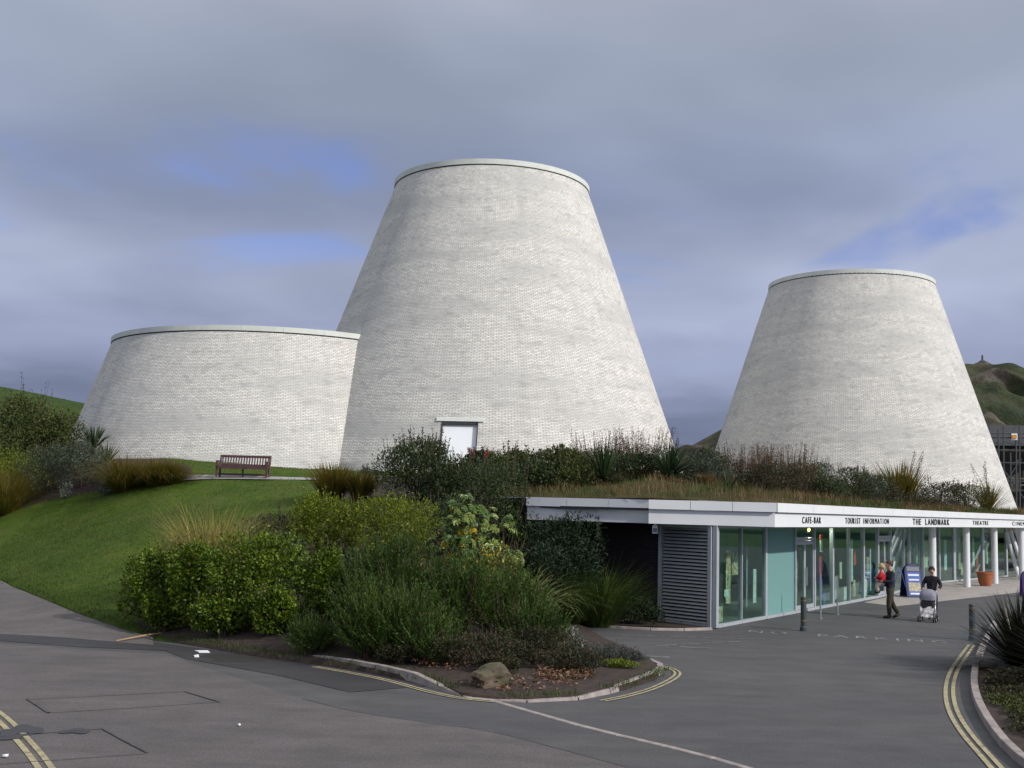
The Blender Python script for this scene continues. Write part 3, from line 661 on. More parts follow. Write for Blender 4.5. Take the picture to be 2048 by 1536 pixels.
# things seen behind the glass: posters, banners, leaflet stands
def inside(px, z0, z1, w, mat, back=.35, name='poster'):
    back = .03 + back * .22
    p, d = ray_poly(px, 1150, GL); n = outward(p, p + d); c = p - n * back
    MB().box(pl(c, (z0 + z1) / 2), (w, .02, z1 - z0), math.atan2(d[1], d[0])).build(name, mat, pav)
for a in [(1440, .75, 2.2, .45, 'poster_cream', .5), (1463, .6, 2.1, .34, 'poster_mixed', .35), (1459, .8, 1.0, .3, 'poster_pale', .30), (1494, 1.35, 2.0, .5, 'poster_mixed', 1.6), (1508, .4, 2.3, .05, 'sign_white', .9),
          (1646, 1.0, 1.75, .22, 'poster_red', .3), (1648, .3, .98, .35, 'poster_blue', .4), (1648, 1.9, 2.3, .22, 'poster_pale', .3), (1648, 2.32, 2.5, .24, 'poster_red', .3),
          (1680, .2, 1.0, .22, 'poster_pale', .5), (1709, .75, 2.3, .22, 'poster_pale', .3), (1703, .1, .55, .4, 'sign_white', .9), (1737, .15, .8, .3, 'poster_pale', .4), (1732, 1.3, 1.9, .3, 'poster_red', 1.8),
          (1762, 1.2, 2.2, .12, 'poster_blue', .25), (1775, 1.1, 2.0, .1, 'poster_mixed', .25), (1791, 1.7, 2.1, .05, 'sign_white', .4), (1827, 1.75, 2.05, .12, 'sign_white', .3), (1838, 1.05, 2.0, .5, 'poster_cream', .25), (1856, .8, 2.1, .45, 'poster_cream', .25),
          (1883, .5, 2.2, .3, 'poster_cream', .3), (1896, .6, 2.1, .35, 'poster_pale', .4), (1924, .6, 2.2, .3, 'poster_mixed', .4), (1952, .7, 2.2, .3, 'poster_pale', .4), (1978, .8, 2.0, .5, 'poster_cream', .4)]: inside(*a)
for px_, z0_, z1_, w_, m_ in [(1448, .12, .55, .5, 'poster_mixed'), (1518, .5, 1.5, .25, 'poster_pale'), (1600, .3, 1.7, .25, 'poster_mixed'), (1617, 1.2, 1.9, .25, 'poster_blue'), (1638, .2, .9, .18, 'poster_cream'), (1656, .1, .5, .3, 'poster_blue'), (1672, 1.5, 2.1, .3, 'poster_mixed'), (1689, .9, 1.5, .25, 'poster_cream'), (1716, .2, .8, .25, 'poster_mixed'), (1743, .9, 1.6, .35, 'poster_mixed'), (1748, .3, 1.9, .15, 'poster_pale'), (1795, .6, 1.5, .3, 'poster_pale'), (1812, .4, 2.1, .2, 'poster_mixed'), (1866, 1.1, 2.0, .4, 'poster_pale'), (1890, .2, .6, .8, 'cloth_olive'), (1916, 1.0, 2.0, .35, 'poster_cream'), (1930, .3, .9, .5, 'poster_mixed'), (1944, .9, 2.1, .3, 'poster_pale'), (1960, .4, 1.2, .35, 'poster_red'), (1984, .2, .9, .5, 'cloth_olive')]: inside(px_, z0_, z1_, w_, m_, .5)
MB().box(pl(ray_poly(1495, 1150, GL)[0] + np.array([-1.2, .9]), .55), (.5, .5, 1.06), .6).build('counter', 'cloth_navy', pav)
p, d = ray_poly(1641, 1150, GL); bp = p + outward(p, p + d) * -.4
bl = MB().ball(pl(bp, 2.66), .05).build('lamp_bulb', 'bulb_glow', pav)
pt = bpy.data.lights.new('lamp', 'POINT'); pt.energy = 45; pt.shadow_soft_size = .03; pt.color = (1, .9, .7); pto = bpy.data.objects.new('lamp', pt); COL.objects.link(pto); pto.location = (bp[0], bp[1], 2.57); MB().tube([pl(bp, 2.71), pl(bp, 2.80)], .012, 6).build('lamp_flex', 'shadow_gap', pav)
# round columns and raking struts
for px, py in [(1866, 1181), (1934, 1174), (1990, 1167), (2044, 1161)]:
    p = onz(px, py)[:2]; MB().tube([pl(p, .003), pl(p, SOF + .002)], .155, 20).build('column', 'white_panel', pav, smooth=False)
for (x0, y0), (x1, y1), w in [((2013, 1066), (2037, 1153), .12), ((2021, 1062), (2043, 1128), .11), ((2031, 1057), (2060, 1150), .11), ((2046, 1100), (2075, 1150), .1)]:
    a = atY(x0, y0, 63.5); b = atY(x1, y1, 62.5); MB().tube([pl(b), pl(a)], w, 12).build('raking_strut', 'white_panel', pav)
# lettering on the fascia
def text_mesh(s, size, sx, off=0.0, ext=.008):
    cu = bpy.data.curves.new('t', 'FONT'); cu.body = s; cu.size = size; cu.align_x = 'CENTER'; cu.align_y = 'CENTER'; cu.extrude = ext; cu.offset = off; cu.space_character = 1.45; cu.resolution_u = 3
    ob = bpy.data.objects.new('t', cu); COL.objects.link(ob); dg = bpy.context.evaluated_depsgraph_get(); dg.update()
    me = bpy.data.meshes.new_from_object(ob.evaluated_get(dg)); bpy.data.objects.remove(ob); bpy.data.curves.remove(cu)
    xs = np.array([q.co.x for q in me.vertices])
    return me, xs.max() - xs.min()
for s, x0, x1, off in [('CAFE-BAR', 1604, 1641, 0), ('TOURIST', 1690, 1720, 0), ('INFORMATION', 1725.5, 1777, 0), ('THE', 1825, 1841, .006), ('LANDMARK', 1850, 1898, .006), ('THEATRE', 1945, 1976, 0), ('CINEMA', 2024, 2056, 0)]:
    a, d = ray_poly(x0, 1037, FR); b, _ = ray_poly(x1, 1037, FR); d = (b - a) / np.linalg.norm(b - a); n = outward(a, b); Lw = np.linalg.norm(b - a)
    size = .33 if s in ('THE', 'LANDMARK') else .27; gl = [text_mesh(ch, size, 1, off) for ch in s]; ws = [max(w, .10) for _, w in gl]; gap_ = size * .24; sc_ = Lw / (sum(ws) + gap_ * (len(s) - 1)); x = 0.0
    for (me, w), wd in zip(gl, ws):
        c = a + d * (x + wd / 2) * sc_ + n * .012; x += wd + gap_; ob = link('letter', me, 'letter_black', pav)
        xs = [q.co.x for q in me.vertices]; mid = (max(xs) + min(xs)) / 2
        m = Matrix(((d[0], 0, n[0], 0), (d[1], 0, n[1], 0), (0, 1, 0, 0), (0, 0, 0, 1))) @ Matrix.Diagonal((sc_, 1, 1, 1)) @ Matrix.Translation((-mid, 0, 0))
        ob.matrix_local = Matrix.Translation(Vector(pl(c, (SOF + MID) / 2 - .01))) @ m
# little notice hanging at the step of the fascia
p = atY(1310, 1057, 32.2); nb = empty('hanging_notice', p, 0, 'small white and lilac notice hung under the fascia beside the louvre', 'sign')
MB().hexa([(-.075, -.01, -.14), (.075, -.01, -.14), (.075, .01, -.14), (-.075, .01, -.14), (-.075, -.01, .07), (.075, -.01, .07), (.075, .01, .07), (-.075, .01, .07)]).add([(-.075, -.01, .073), (.075, -.01, .073), (.02, -.01, .14), (-.075, .01, .073), (.075, .01, .073), (.02, .01, .14)], [(0, 1, 2), (5, 4, 3), (0, 2, 5, 3), (1, 4, 5, 2)]).build('board', 'sign_white', nb)
MB().box((0, -.0145, -.05), (.12, .004, .12)).build('print', 'sign_grey', nb)
MB().tube([(0, 0, .12), (0, 0, .30)], .006, 5).build('hanger', 'steel_post', nb)
# grassed roof
def roof_amp(x): return np.interp(x, [-1, 3, 10, 20, 26, 31, 36], [.95, 1.15, 1.35, 1.5, 1.1, .35, .1])
RF = np.r_[[(-.9, 37.0)], FL[:1], FK, FR[1:]]
def roof_z(x, y):
    d = poly_dist(np.asarray(x, float), np.asarray(y, float), RF); return TOP + .0 + roof_amp(x) * sstep(d / 11.0) + .10 * sstep(d / .8) + .05 * vnoise(x, y, .9, 5) * sstep(d / 1.0)
a = resample(np.r_[[(-.9, 37.0)], FL[:1] + [.05, .08], FK[:1] + [.1, .35], FK[1:] + [-.1, .1], FR[1:] + [-.08, .05]], 240); b = resample([(-4, 58), (8, 64), (15, 74), (30, 88), (48, 84)], 240); tq = np.linspace(0, 1, 70) ** 1.3; ROOF_A, ROOF_B = a, b
Q = a[:, None] * (1 - tq)[None, :, None] + b[:, None] * tq[None, :, None]; QZ = roof_z(Q[..., 0], Q[..., 1])
ii, jj = np.meshgrid(np.arange(239), np.arange(69), indexing='ij'); QF = np.stack([ii * 70 + jj, (ii + 1) * 70 + jj, (ii + 1) * 70 + jj + 1, ii * 70 + jj + 1], -1).reshape(-1, 4)
me = fast_mesh('roof_meadow', np.c_[Q.reshape(-1, 2), QZ.ravel()], QF, 4); me.polygons.foreach_set('use_smooth', [True] * len(QF))
if me.polygons[0].normal.z < 0: me.flip_normals()
link('roof_meadow', me, 'meadow')['kind'] = 'structure'
# pale paving in front of the entrance
pvg = [onz(*q)[:2] for q in [(1728, 1205), (1793, 1213), (1870, 1204), (1960, 1194), (2048, 1184), (2120, 1175)]] + [np.array([40., 66.]), np.array([34., 70.6]), np.array([28.05, 64.2]), np.array([22.7, 57.9]), np.array([20.1, 54.85]), np.array([15.05, 45.55])]
sheet('paving', pvg, .005, 'paving', kind='structure')

# ------------------------------------------------------------------ kerbs and markings
def kerb(pts, h, w=.14, step=.9, label=None):
    root = empty('kerb', (pts[0][0], pts[0][1], 0), kind='structure'); P = smooth_poly(np.array([q[:2] for q in pts]), 2)
    H = np.interp(np.linspace(0, 1, 200), np.linspace(0, 1, len(h)), h); P = resample(P, step=step); o0 = P[0]
    for i in range(len(P) - 1):
        a, b = P[i] - o0, P[i + 1] - o0; d = (b - a) / np.linalg.norm(b - a); n = np.array([-d[1], d[0]]); a = a + d * .006; b = b - d * .006
        ha, hb = H[int(199 * i / (len(P) - 1))], H[int(199 * (i + 1) / (len(P) - 1))]; Pq = []
        for z in (0, 1):
            for q, s, hh in ((a, -1, ha), (b, -1, hb), (b, 1, hb), (a, 1, ha)):
                ins = .025 if (z and s < 0) else 0; Pq.append((*(q + n * (s * w / 2 + (ins if s < 0 else 0))), hh if z else -.05))
        MB().hexa(Pq).build('kerb_stone', 'kerb_concrete', root, bevel=.008)
    return root
kerb([onz(*q) for q in [(575, 1316), (640, 1327), (720, 1341), (800, 1357), (860, 1371), (905, 1388), (940, 1397)]], [.04, .15, .18, .18, .18, .16, .06, .02])
kerb([onz(*q) for q in [(940, 1398), (1000, 1403), (1080, 1405), (1150, 1401), (1210, 1389), (1260, 1374), (1305, 1357), (1326, 1343), (1318, 1330), (1300, 1322)]], [.02, .03, .04, .07, .11, .12, .12, .11, .08, .05])
kerb([onz(*q) for q in [(965, 1397), (1100, 1436), (1200, 1464), (1360, 1500), (1500, 1538), (1620, 1580)]], [.018, .018], .13)
kerb([onz(*q) for q in [(1990, 1250), (1965, 1300), (1949, 1350), (1950, 1390), (1965, 1430), (2005, 1490), (2060, 1540), (2140, 1590)]][::-1], [.12, .12], .15)
kerb([onz(*q) for q in [(1168, 1252), (1230, 1256), (1300, 1261), (1362, 1262), (1424, 1260)]], [.06, .07], .10, .85)
kerb([onz(*q) for q in PA[:0]] or [A3[i] * 1.0 for i in range(1, len(A3))], [.52, .42, .30, .17, .08, .04], .06, 1.0)

def yellow(pts, w=.07, gap=.13):
    P = smooth_poly(np.array([onz(*q)[:2] for q in pts]), 2); T = np.gradient(P, axis=0); T /= np.linalg.norm(T, axis=1)[:, None]; N = np.stack([-T[:, 1], T[:, 0]], 1)
    for s in (-1, 1): strip_sheet('yellow_line', P + N * s * gap / 2, w, .0125, 'yellow_paint', court)
yellow([(1943, 1291), (1918, 1325), (1903, 1352), (1897, 1385), (1905, 1425), (1933, 1470), (1978, 1520), (2040, 1590)])
yellow([(628, 1334), (700, 1346), (780, 1362), (850, 1383), (920, 1398), (1000, 1405)], .05, .10)
yellow([(1205, 1403), (1260, 1392), (1310, 1377), (1350, 1357), (1358, 1345), (1335, 1335), (1290, 1328)], .05, .10)
yellow([(-60, 1395), (0, 1433), (40, 1475), (75, 1515), (105, 1560)], .075, .14)
for a, b, w in [((1164, 1268), (1532, 1279), .05), ((1310, 1292), (1478, 1283), .06), ((1360, 1294), (1420, 1297), .08), ((1287, 1312), (1340, 1315), .09), ((1480, 1293), (1500, 1294), .05)]:
    strip_sheet('white_line', [onz(*a), (onz(*a) + onz(*b)) / 2, onz(*b)], w, .0065, 'white_paint_worn', court)
a, b = onz(1497, 1263), onz(1893, 1285); d = (b - a)[:2]; Lw = np.linalg.norm(d); d /= Lw; n = np.array([-d[1], d[0]])
me, w = text_mesh('NO  PARKING', 1.0, 1, .0, 0.0)
ob = link('road_lettering', me, 'white_paint_worn', court)
ob.matrix_local = Matrix.Translation(((a[0] + b[0]) / 2, (a[1] + b[1]) / 2, .0065)) @ Matrix(((d[0], n[0], 0, 0), (d[1], n[1], 0, 0), (0, 0, 1, 0), (0, 0, 0, 1))) @ Matrix.Diagonal((Lw / w, .85, 1, 1))
# tar seams, trench patches and damp marks on the road
for pts, w in [([(760, 1432), (860, 1447), (977, 1461), (1100, 1493), (1258, 1536)], .03), ([(60, 1400), (200, 1393), (370, 1384)], .035), ([(95, 1427), (250, 1418), (440, 1405)], .035), ([(370, 1384), (405, 1395), (440, 1405)], .06), ([(55, 1399), (75, 1412), (98, 1427)], .08),
               ([(0, 1476), (100, 1466), (205, 1459)], .04), ([(205, 1459), (250, 1484), (295, 1507)], .05), ([(0, 1530), (150, 1519), (290, 1509)], .03), ([(0, 1266), (130, 1270), (320, 1287)], .03), ([(604, 1398), (700, 1422), (760, 1432)], .03)]:
    strip_sheet('tar_seam', smooth_poly(np.array([onz(*q)[:2] for q in pts]), 2), w * .7, .0165, 'tar', road)
def blob(px, py, rx, ry, name='damp_mark', mat='damp', par=None, z=.0145, seed=1):
    c = onz(px, py); e = onz(px + rx, py)[0] - c[0]; f_ = abs(onz(px, py - ry)[1] - c[1]); n = 28; P = []
    for k in range(n):
        t = 2 * math.pi * k / n; q = 1 + .22 * math.sin(3 * t + seed) + .15 * math.sin(5 * t + 2 * seed); P.append((c[0] + e * q * math.cos(t), c[1] + f_ * q * math.sin(t)))
    sheet(name, P, z, mat, par or road)
blob(45, 1462, 42, 9, seed=2); blob(150, 1464, 30, 5, seed=3); blob(15, 1475, 40, 6, seed=5, z=.0155); blob(120, 1258, 34, 4, seed=4, z=.17, par=None) if False else None
blob(480, 1316, 80, 8, seed=6, z=.0105)

# ------------------------------------------------------------------ small things on the ground
def bollard(px, py, h, label):
    p = onz(px, py); o = empty('bollard', (p[0], p[1], .0), 0, label, 'bollard', 'bollards across the court')
    MB().lathe([(0, .002), (.10, .002), (.10, .10), (.078, .13), (.078, h - .03), (.07, h), (0, h)], 16).build('post', 'bollard_grey', o)
    for z in (.26, h - .12): MB().lathe([(.080, z), (.083, z + .006), (.083, z + .03), (.080, z + .036)], 16).build('band', 'gold_band', o)
bollard(1607, 1262, .92, 'dark grey bollard standing before the glass doors')
bollard(1945, 1281, .94, 'dark grey bollard beside the spiky dark plant')
for px, py, t, lb in ((1641, 1238, 1148, 'slim pale steel guard post closer to the dark bollard'), (1675, 1230, 1151, 'slim pale steel guard post closer to the walking man')):
    p = onz(px, py); q = atY(px, t, p[1]); o = empty('slim_post', (p[0], p[1], 0), 0, lb, 'post', 'guard posts by the windows')
    MB().tube([(0, 0, .002), (0, 0, q[2])], .028, 10).build('pole', 'steel_post', o); MB().tube([(0, 0, .002), (0, 0, .02)], .06, 10).build('base_plate', 'steel_post', o)
# rock
def rock():
    p = onz(978, 1386); o = empty('boulder', (p[0], p[1] + .22, .0), R(8), 'mossy brown angular boulder at the kerb of the planting bed', 'rock')
    bm = bmesh.new(); bmesh.ops.create_icosphere(bm, subdivisions=3, radius=1)
    for v in bm.verts:
        q = v.co.copy(); s = 1 + .10 * math.sin(5 * q.x + 2 * q.y) + .08 * math.sin(7 * q.z + 3 * q.x)
        m = max(abs(q.x), abs(q.y), abs(q.z) * 1.05); q = q.lerp(q / m * .88, .75) * s
        v.co = Vector((q.x * .31 + .10 * q.z * -.6, q.y * .26, q.z * .20 + .05 * q.x))
    bmesh.ops.rotate(bm, verts=bm.verts, matrix=Matrix.Rotation(R(-9), 3, 'Y') @ Matrix.Rotation(R(20), 3, 'Z'))
    zm = min(v.co.z for v in bm.verts)
    for v in bm.verts: v.co.z -= zm - .02
    me = bpy.data.meshes.new('stone'); bm.to_mesh(me); bm.free(); link('stone', me, 'rock', o)
rock()
def litter(name, px, py, pts, z, label, cat='litter', mat='paper'):
    c = onz(px, py, z); o = empty(name, c, 0, label, cat); q = MB()
    P = [onz(px + a, py + b, z) - c for a, b in pts]; n = len(P)
    q.add([(*p[:2], .004) for p in P] + [(*p[:2], .016 + .01 * (i % 2)) for i, p in enumerate(P)], [tuple(range(n)), tuple(range(n, 2 * n))[::-1]] + [(i, (i + 1) % n, n + (i + 1) % n, n + i) for i in range(n)]); q.build('sheet', mat, o)
litter('paper_litter', 404, 1305, [(-15, -3), (11, -2), (16, 1), (-6, 1)], .012, 'flat sheet of white paper lying in the dark gutter')
litter('paper_scrap', 393, 1313, [(-6, -1), (4, -2), (5, 2), (-4, 2)], .012, 'crumpled white scrap beside the paper sheet in the gutter')
litter('paper_scrap', 478, 1451, [(-3.5, 0), (1, -1), (3.5, 0), (0, 1)], .012, 'tiny white scrap out on the bare road')
litter('paper_scrap', 10, 1513, [(-6, -1), (7, -1), (3, 2), (-5, 1)], .018, 'white scrap lying beside the double yellow lines')
p = onz(232, 1283, .02); q = onz(350, 1263, .10); o = empty('fallen_cane', p, 0, 'pale fallen cane lying from the hedge onto the path', 'stick')
MB().tube([(0, 0, .015), tuple((q - p) * .45 + np.array([.02, .03, .03])), tuple(q - p)], [.014, .02, .022], 6).build('cane', 'wood_pale', o)

# bench
def bench():
    a, b = hit(433, 957), hit(537, 959.5); a = a + (b - a) * 0; Yb = (a[1] + b[1]) / 2; A = atY(433, 957, Yb); B = atY(537, 959.5, Yb)
    z = float(bank_z((A[0] + B[0]) / 2, Yb)) + .05; w = B[0] - A[0]; o = empty('park_bench', ((A[0] + B[0]) / 2, Yb, z), R(-1.5), 'brown slatted wooden bench on the path below the low tower', 'bench')
    s = w / 1.9; h = .90
    for x in (-w / 2 + .04, w / 2 - .04):
        MB().box((x, .0 - .22, .31), (.07, .07, .60)).build('front_leg', 'bench_wood', o); MB().tube([(x, .26, .0), (x, .26, .42), (x, .38, h)], .042, 4).build('back_leg', 'bench_wood', o)
        MB().box((x, .04, .63), (.075, .60, .05)).build('armrest', 'bench_wood', o); MB().box((x, .02, .12), (.05, .42, .06)).build('side_rail', 'bench_wood', o)
    MB().box((0, .0, .2), (.06, .05, .36)).build('centre_leg', 'bench_wood', o); MB().box((0, .02, .12), (w - .15, .06, .07)).build('stretcher', 'bench_wood', o)
    for k in range(5): MB().box((0, -.24 + k * .115, .43), (w - .03, .09, .03)).build('seat_slat', 'bench_wood', o)
    MB().box((0, -.27, .37), (w - .15, .03, .08)).build('seat_rail', 'bench_wood', o)
    MB().box((0, .365, h - .05), (w - .06, .045, .10)).build('top_rail', 'bench_wood', o); MB().box((0, .285, .50), (w - .06, .045, .07)).build('back_rail', 'bench_wood', o)
    n = 18
    for k in range(n):
        x = -w / 2 + .12 + (w - .24) * k / (n - 1); MB().hexa([(x - .025, .275, .53), (x + .025, .275, .53), (x + .025, .295, .53), (x - .025, .295, .53), (x - .025, .352, h - .1), (x + .025, .352, h - .1), (x + .025, .372, h - .1), (x - .025, .372, h - .1)]).build('back_slat', 'bench_wood', o)
bench()

# terracotta pot
p = onz(1971, 1172); o = empty('terracotta_pot', (p[0], p[1], .006), 0, 'large empty terracotta pot between the white columns', 'pot')
MB().lathe([(0, 0), (.24, 0), (.30, .15), (.37, .45), (.38, .56), (.41, .565), (.41, .66), (.37, .66), (.35, .5), (.2, .45), (0, .45)], 28).build('pot_body', 'terracotta', o, smooth=False)
# pavement A-board
def aboard(px, py, rz, label, face, w=.72, h=1.32, name='pavement_sign'):
    p = onz(px, py); o = empty(name, (p[0], p[1], .006), rz, label, 'sign')
    for s in (-1, 1):
        q = MB(); n = 10; P = [(-w / 2, 0), (w / 2, 0), (w / 2, h * .74)] + [(w / 2 * math.cos(t), h * .74 + h * .26 * math.sin(t)) for t in np.linspace(.2, math.pi - .2, n)] + [(-w / 2, h * .74)]
        lean = .30; yo = lambda z: s * (lean * (1 - z / h) + .03); m = len(P)
        q.add([(x, yo(z) - .015, z + .01) for x, z in P] + [(x, yo(z) + .015, z + .01) for x, z in P], [tuple(range(m)), tuple(range(m, 2 * m))[::-1]] + [(i, (i + 1) % m, m + (i + 1) % m, m + i) for i in range(m)])
        pn = q.build('panel', face, o)
        if s < 0 and face == 'sign_navy':
            def flat(nm, x0, x1, z0, z1, mt, dd):
                MB().hexa([(x0, yo(z0) - .019 - dd, z0), (x1, yo(z0) - .019 - dd, z0), (x1, yo(z0) - .0155, z0), (x0, yo(z0) - .0155, z0), (x0, yo(z1) - .019 - dd, z1), (x1, yo(z1) - .019 - dd, z1), (x1, yo(z1) - .0155, z1), (x0, yo(z1) - .0155, z1)]).build(nm, mt, pn)
            flat('notice_sheet', -.27, .27, .08, .98, 'sign_blue', 0); flat('header', -.26, .26, 1.03, 1.20, 'sign_grey', 0)
            flat('picture', -.24, .24, .24, .58, 'sign_tan', .003); flat('text_line', -.22, .22, .84, .91, 'sign_white', .003); flat('text_line', -.21, .21, .66, .72, 'sign_white', .003); flat('text_line', -.2, .2, .12, .18, 'sign_white', .003)
    return o
aboard(1824, 1194, R(6), 'navy pavement sign with blue notice and rounded top behind the walkers', 'sign_navy')
aboard(1800, 1193, R(70), 'plain navy pavement sign standing edge-on behind the man', 'sign_blue', .62, 1.12)
aboard(2058, 1194, R(-10), 'purple pavement sign beyond the spiky dark plant', 'sign_purple', .6, 1.1)

# ------------------------------------------------------------------ people
def skinned(name, V, Ed, Rr, mat, parent, root=0, sub=2):
    me = bpy.data.meshes.new(name); me.from_pydata([tuple(v) for v in V], Ed, []); ob = bpy.data.objects.new(name, me); COL.objects.link(ob)
    md = ob.modifiers.new('s', 'SKIN'); md.use_smooth_shade = True
    for i, r in enumerate(Rr):
        r = r if isinstance(r, tuple) else (r, r); me.skin_vertices[0].data[i].radius = r; me.skin_vertices[0].data[i].use_root = (i == root)
    sd = ob.modifiers.new('d', 'SUBSURF'); sd.levels = sub; sd.render_levels = sub
    dg = bpy.context.evaluated_depsgraph_get(); dg.update(); m2 = bpy.data.meshes.new_from_object(ob.evaluated_get(dg)); m2.name = name
    bpy.data.objects.remove(ob); bpy.data.meshes.remove(me); m2.materials.clear()
    return link(name, m2, mat, parent)
JN = ['pelvis', 'waist', 'chest', 'neck', 'chin', 'head', 'crown', 'nose']
def person(loc, rz, J, label, top, legs, hair, shoe='shoe_black', k=1.0, long_hair=False, sleeves=True):
    """J: joint name -> (x forward, y left, z up); k scales the radii"""
    o = empty('person', loc, rz, label, 'person')
    rad = dict(collar=.062, belt=(.145, .115), pelvis=(.155, .135), waist=(.14, .115), chest=(.165, .13), neck=.052, chin=.066, head=.092, crown=.070, nose=.016,
               shL=.062, elL=.043, wrL=.030, haL=.036, shR=.062, elR=.043, wrR=.030, haR=.036, hipL=.105, knL=.075, anL=.052, toL=.036, hipR=.105, knR=.075, anR=.052, toR=.036)
    J['collar'] = tuple(np.array(J['chest']) * .3 + np.array(J['neck']) * .7); J['belt'] = tuple(np.array(J['pelvis']) * .55 + np.array(J['waist']) * .45); names = [n for n in J if n not in ('collar', 'belt')]; ix = {n: i for i, n in enumerate(names)}
    E_ = [('pelvis', 'waist'), ('waist', 'chest'), ('chest', 'neck'), ('neck', 'chin'), ('chin', 'head'), ('head', 'crown'), ('chin', 'nose')]
    for s in 'LR': E_ += [('chest', 'sh' + s), ('sh' + s, 'el' + s), ('el' + s, 'wr' + s), ('wr' + s, 'ha' + s), ('pelvis', 'hip' + s), ('hip' + s, 'kn' + s), ('kn' + s, 'an' + s), ('an' + s, 'to' + s)]
    sc = lambda r, m, a: tuple(q * m * k + a * k for q in (r if isinstance(r, tuple) else (r, r)))
    body = skinned('body', [J[n] for n in names], [(ix[a], ix[b]) for a, b in E_], [sc(rad[n], .62 if n in ('pelvis', 'waist', 'chest', 'hipL', 'hipR', 'knL', 'knR', 'shL', 'shR', 'elL', 'elR') else .88, 0) for n in names], 'skin', o, ix['pelvis'])
    body.data.materials.append(MATS[legs]); zn = J['neck'][2] - .02 * k; hands = [Vector(J[q]) for q in ('haL', 'haR', 'wrL', 'wrR')]
    for pg in body.data.polygons:
        if pg.center.z < zn and min((pg.center - h_).length for h_ in hands) > .085 * k: pg.material_index = 1
    def cloth(nm, keep, mat, add=.012, m=1.0):
        kk = [n for n in keep]; q = {n: i for i, n in enumerate(kk)}; es = [(q[a], q[b]) for a, b in E_ + [('chest', 'collar'), ('belt', 'pelvis')] if a in q and b in q]
        return skinned(nm, [J[n] for n in kk], es, [sc(rad[n], m, add) for n in kk], mat, o, 0)
    cloth('jumper', ['waist', 'chest', 'collar', 'pelvis', 'shL', 'elL', 'wrL', 'shR', 'elR', 'wrR'] if sleeves else ['waist', 'chest', 'shL', 'elL', 'shR', 'elR'], top, .018)
    cloth('trousers', ['pelvis', 'belt', 'hipL', 'knL', 'anL', 'hipR', 'knR', 'anR'], legs, .014)
    for s in 'LR':
        a, t = Vector(J['an' + s]), Vector(J['to' + s]); MB().tube([a + (a - t) * .35 + Vector((0, 0, -.03 * k)), a.lerp(t, .5) + Vector((0, 0, -.02 * k)), t + (t - a) * .25 + Vector((0, 0, 0))], [.042 * k, .050 * k, .036 * k], 8).build('shoe', shoe, o, smooth=True)
    for s in 'LR':                                                  # fingers, curled, on each hand
        h, w = Vector(J['ha' + s]), Vector(J['wr' + s]); d = (h - w).normalized(); sd = d.cross(Vector((0, 0, 1))); sd = sd.normalized() if sd.length > .1 else Vector((0, 1, 0))
        for f_ in range(5):
            off = sd * (f_ - 2) * .017 * k; l = (.05, .075, .082, .076, .06)[f_] * k
            b0 = h + off - d * .01 * k; MB().tube([b0, b0 + d * l * .5, b0 + d * l * .8 - Vector((0, 0, .025 * k))], [.010 * k, .009 * k, .007 * k], 5).build('finger', 'skin', o)
    c, n_ = Vector(J['head']), Vector(J['nose']); fw = (n_ - Vector(J['chin'])); fw.z = 0; fw.normalize(); H = MB()
    up = Vector((0, 0, 1)); sdv = up.cross(fw); N_, M_ = 16, 10; vs = []; R0 = .118 * k
    for i in range(M_ + 1):
        th = math.pi * i / M_ * (.62 if not long_hair else .72)
        for j in range(N_):
            ph = 2 * math.pi * j / N_; back = .5 - .5 * math.cos(ph); t2 = th * (.52 + .55 * back)
            vs.append(c + up * (R0 * 1.12 * math.cos(t2) + .012 * k) + (fw * math.cos(ph) * 1.04 + sdv * math.sin(ph) * .92) * R0 * math.sin(t2) - fw * .012 * k)
    H.add(vs, [(i * N_ + j, i * N_ + (j + 1) % N_, (i + 1) * N_ + (j + 1) % N_, (i + 1) * N_ + j) for i in range(M_) for j in range(N_)]); H.build('hair', hair, o, smooth=True)
    for s in (-1, 1):
        e = c + fw * .078 * k + sdv * s * .032 * k - up * .012 * k; MB().ball(tuple(e), .012 * k, 6, 4).build('eye', 'cloth_black', o)
        e = c + sdv * s * .086 * k - up * .02 * k; MB().ball(tuple(e), (.02 * k, .012 * k, .03 * k), 6, 4).build('ear', 'skin', o)
    return o
pm = onz(1781, 1236)
person((pm[0], pm[1], .0), R(187), dict(pelvis=(0, 0, .95), waist=(.0, 0, 1.12), chest=(-.01, 0, 1.36), neck=(.01, 0, 1.50), chin=(.045, 0, 1.585), head=(.04, 0, 1.66), crown=(.03, 0, 1.725), nose=(.155, 0, 1.63),
    shL=(-.02, .19, 1.385), elL=(.08, .25, 1.14), wrL=(.30, .12, 1.14), haL=(.36, .05, 1.15), shR=(-.02, -.19, 1.385), elR=(.06, -.25, 1.12), wrR=(.28, -.10, 1.06), haR=(.34, -.03, 1.07),
    hipL=(0, .095, .90), knL=(.10, .10, .50), anL=(.08, .10, .09), toL=(.24, .11, .045), hipR=(0, -.095, .90), knR=(-.08, -.10, .49), anR=(-.30, -.10, .13), toR=(-.17, -.11, .045)),
    'man in navy jumper and olive trousers walking with a toddler in his arms', 'cloth_navy', 'cloth_olive', 'hair_brown')
cb = (pm[0] - .27, pm[1] - .03, .98)
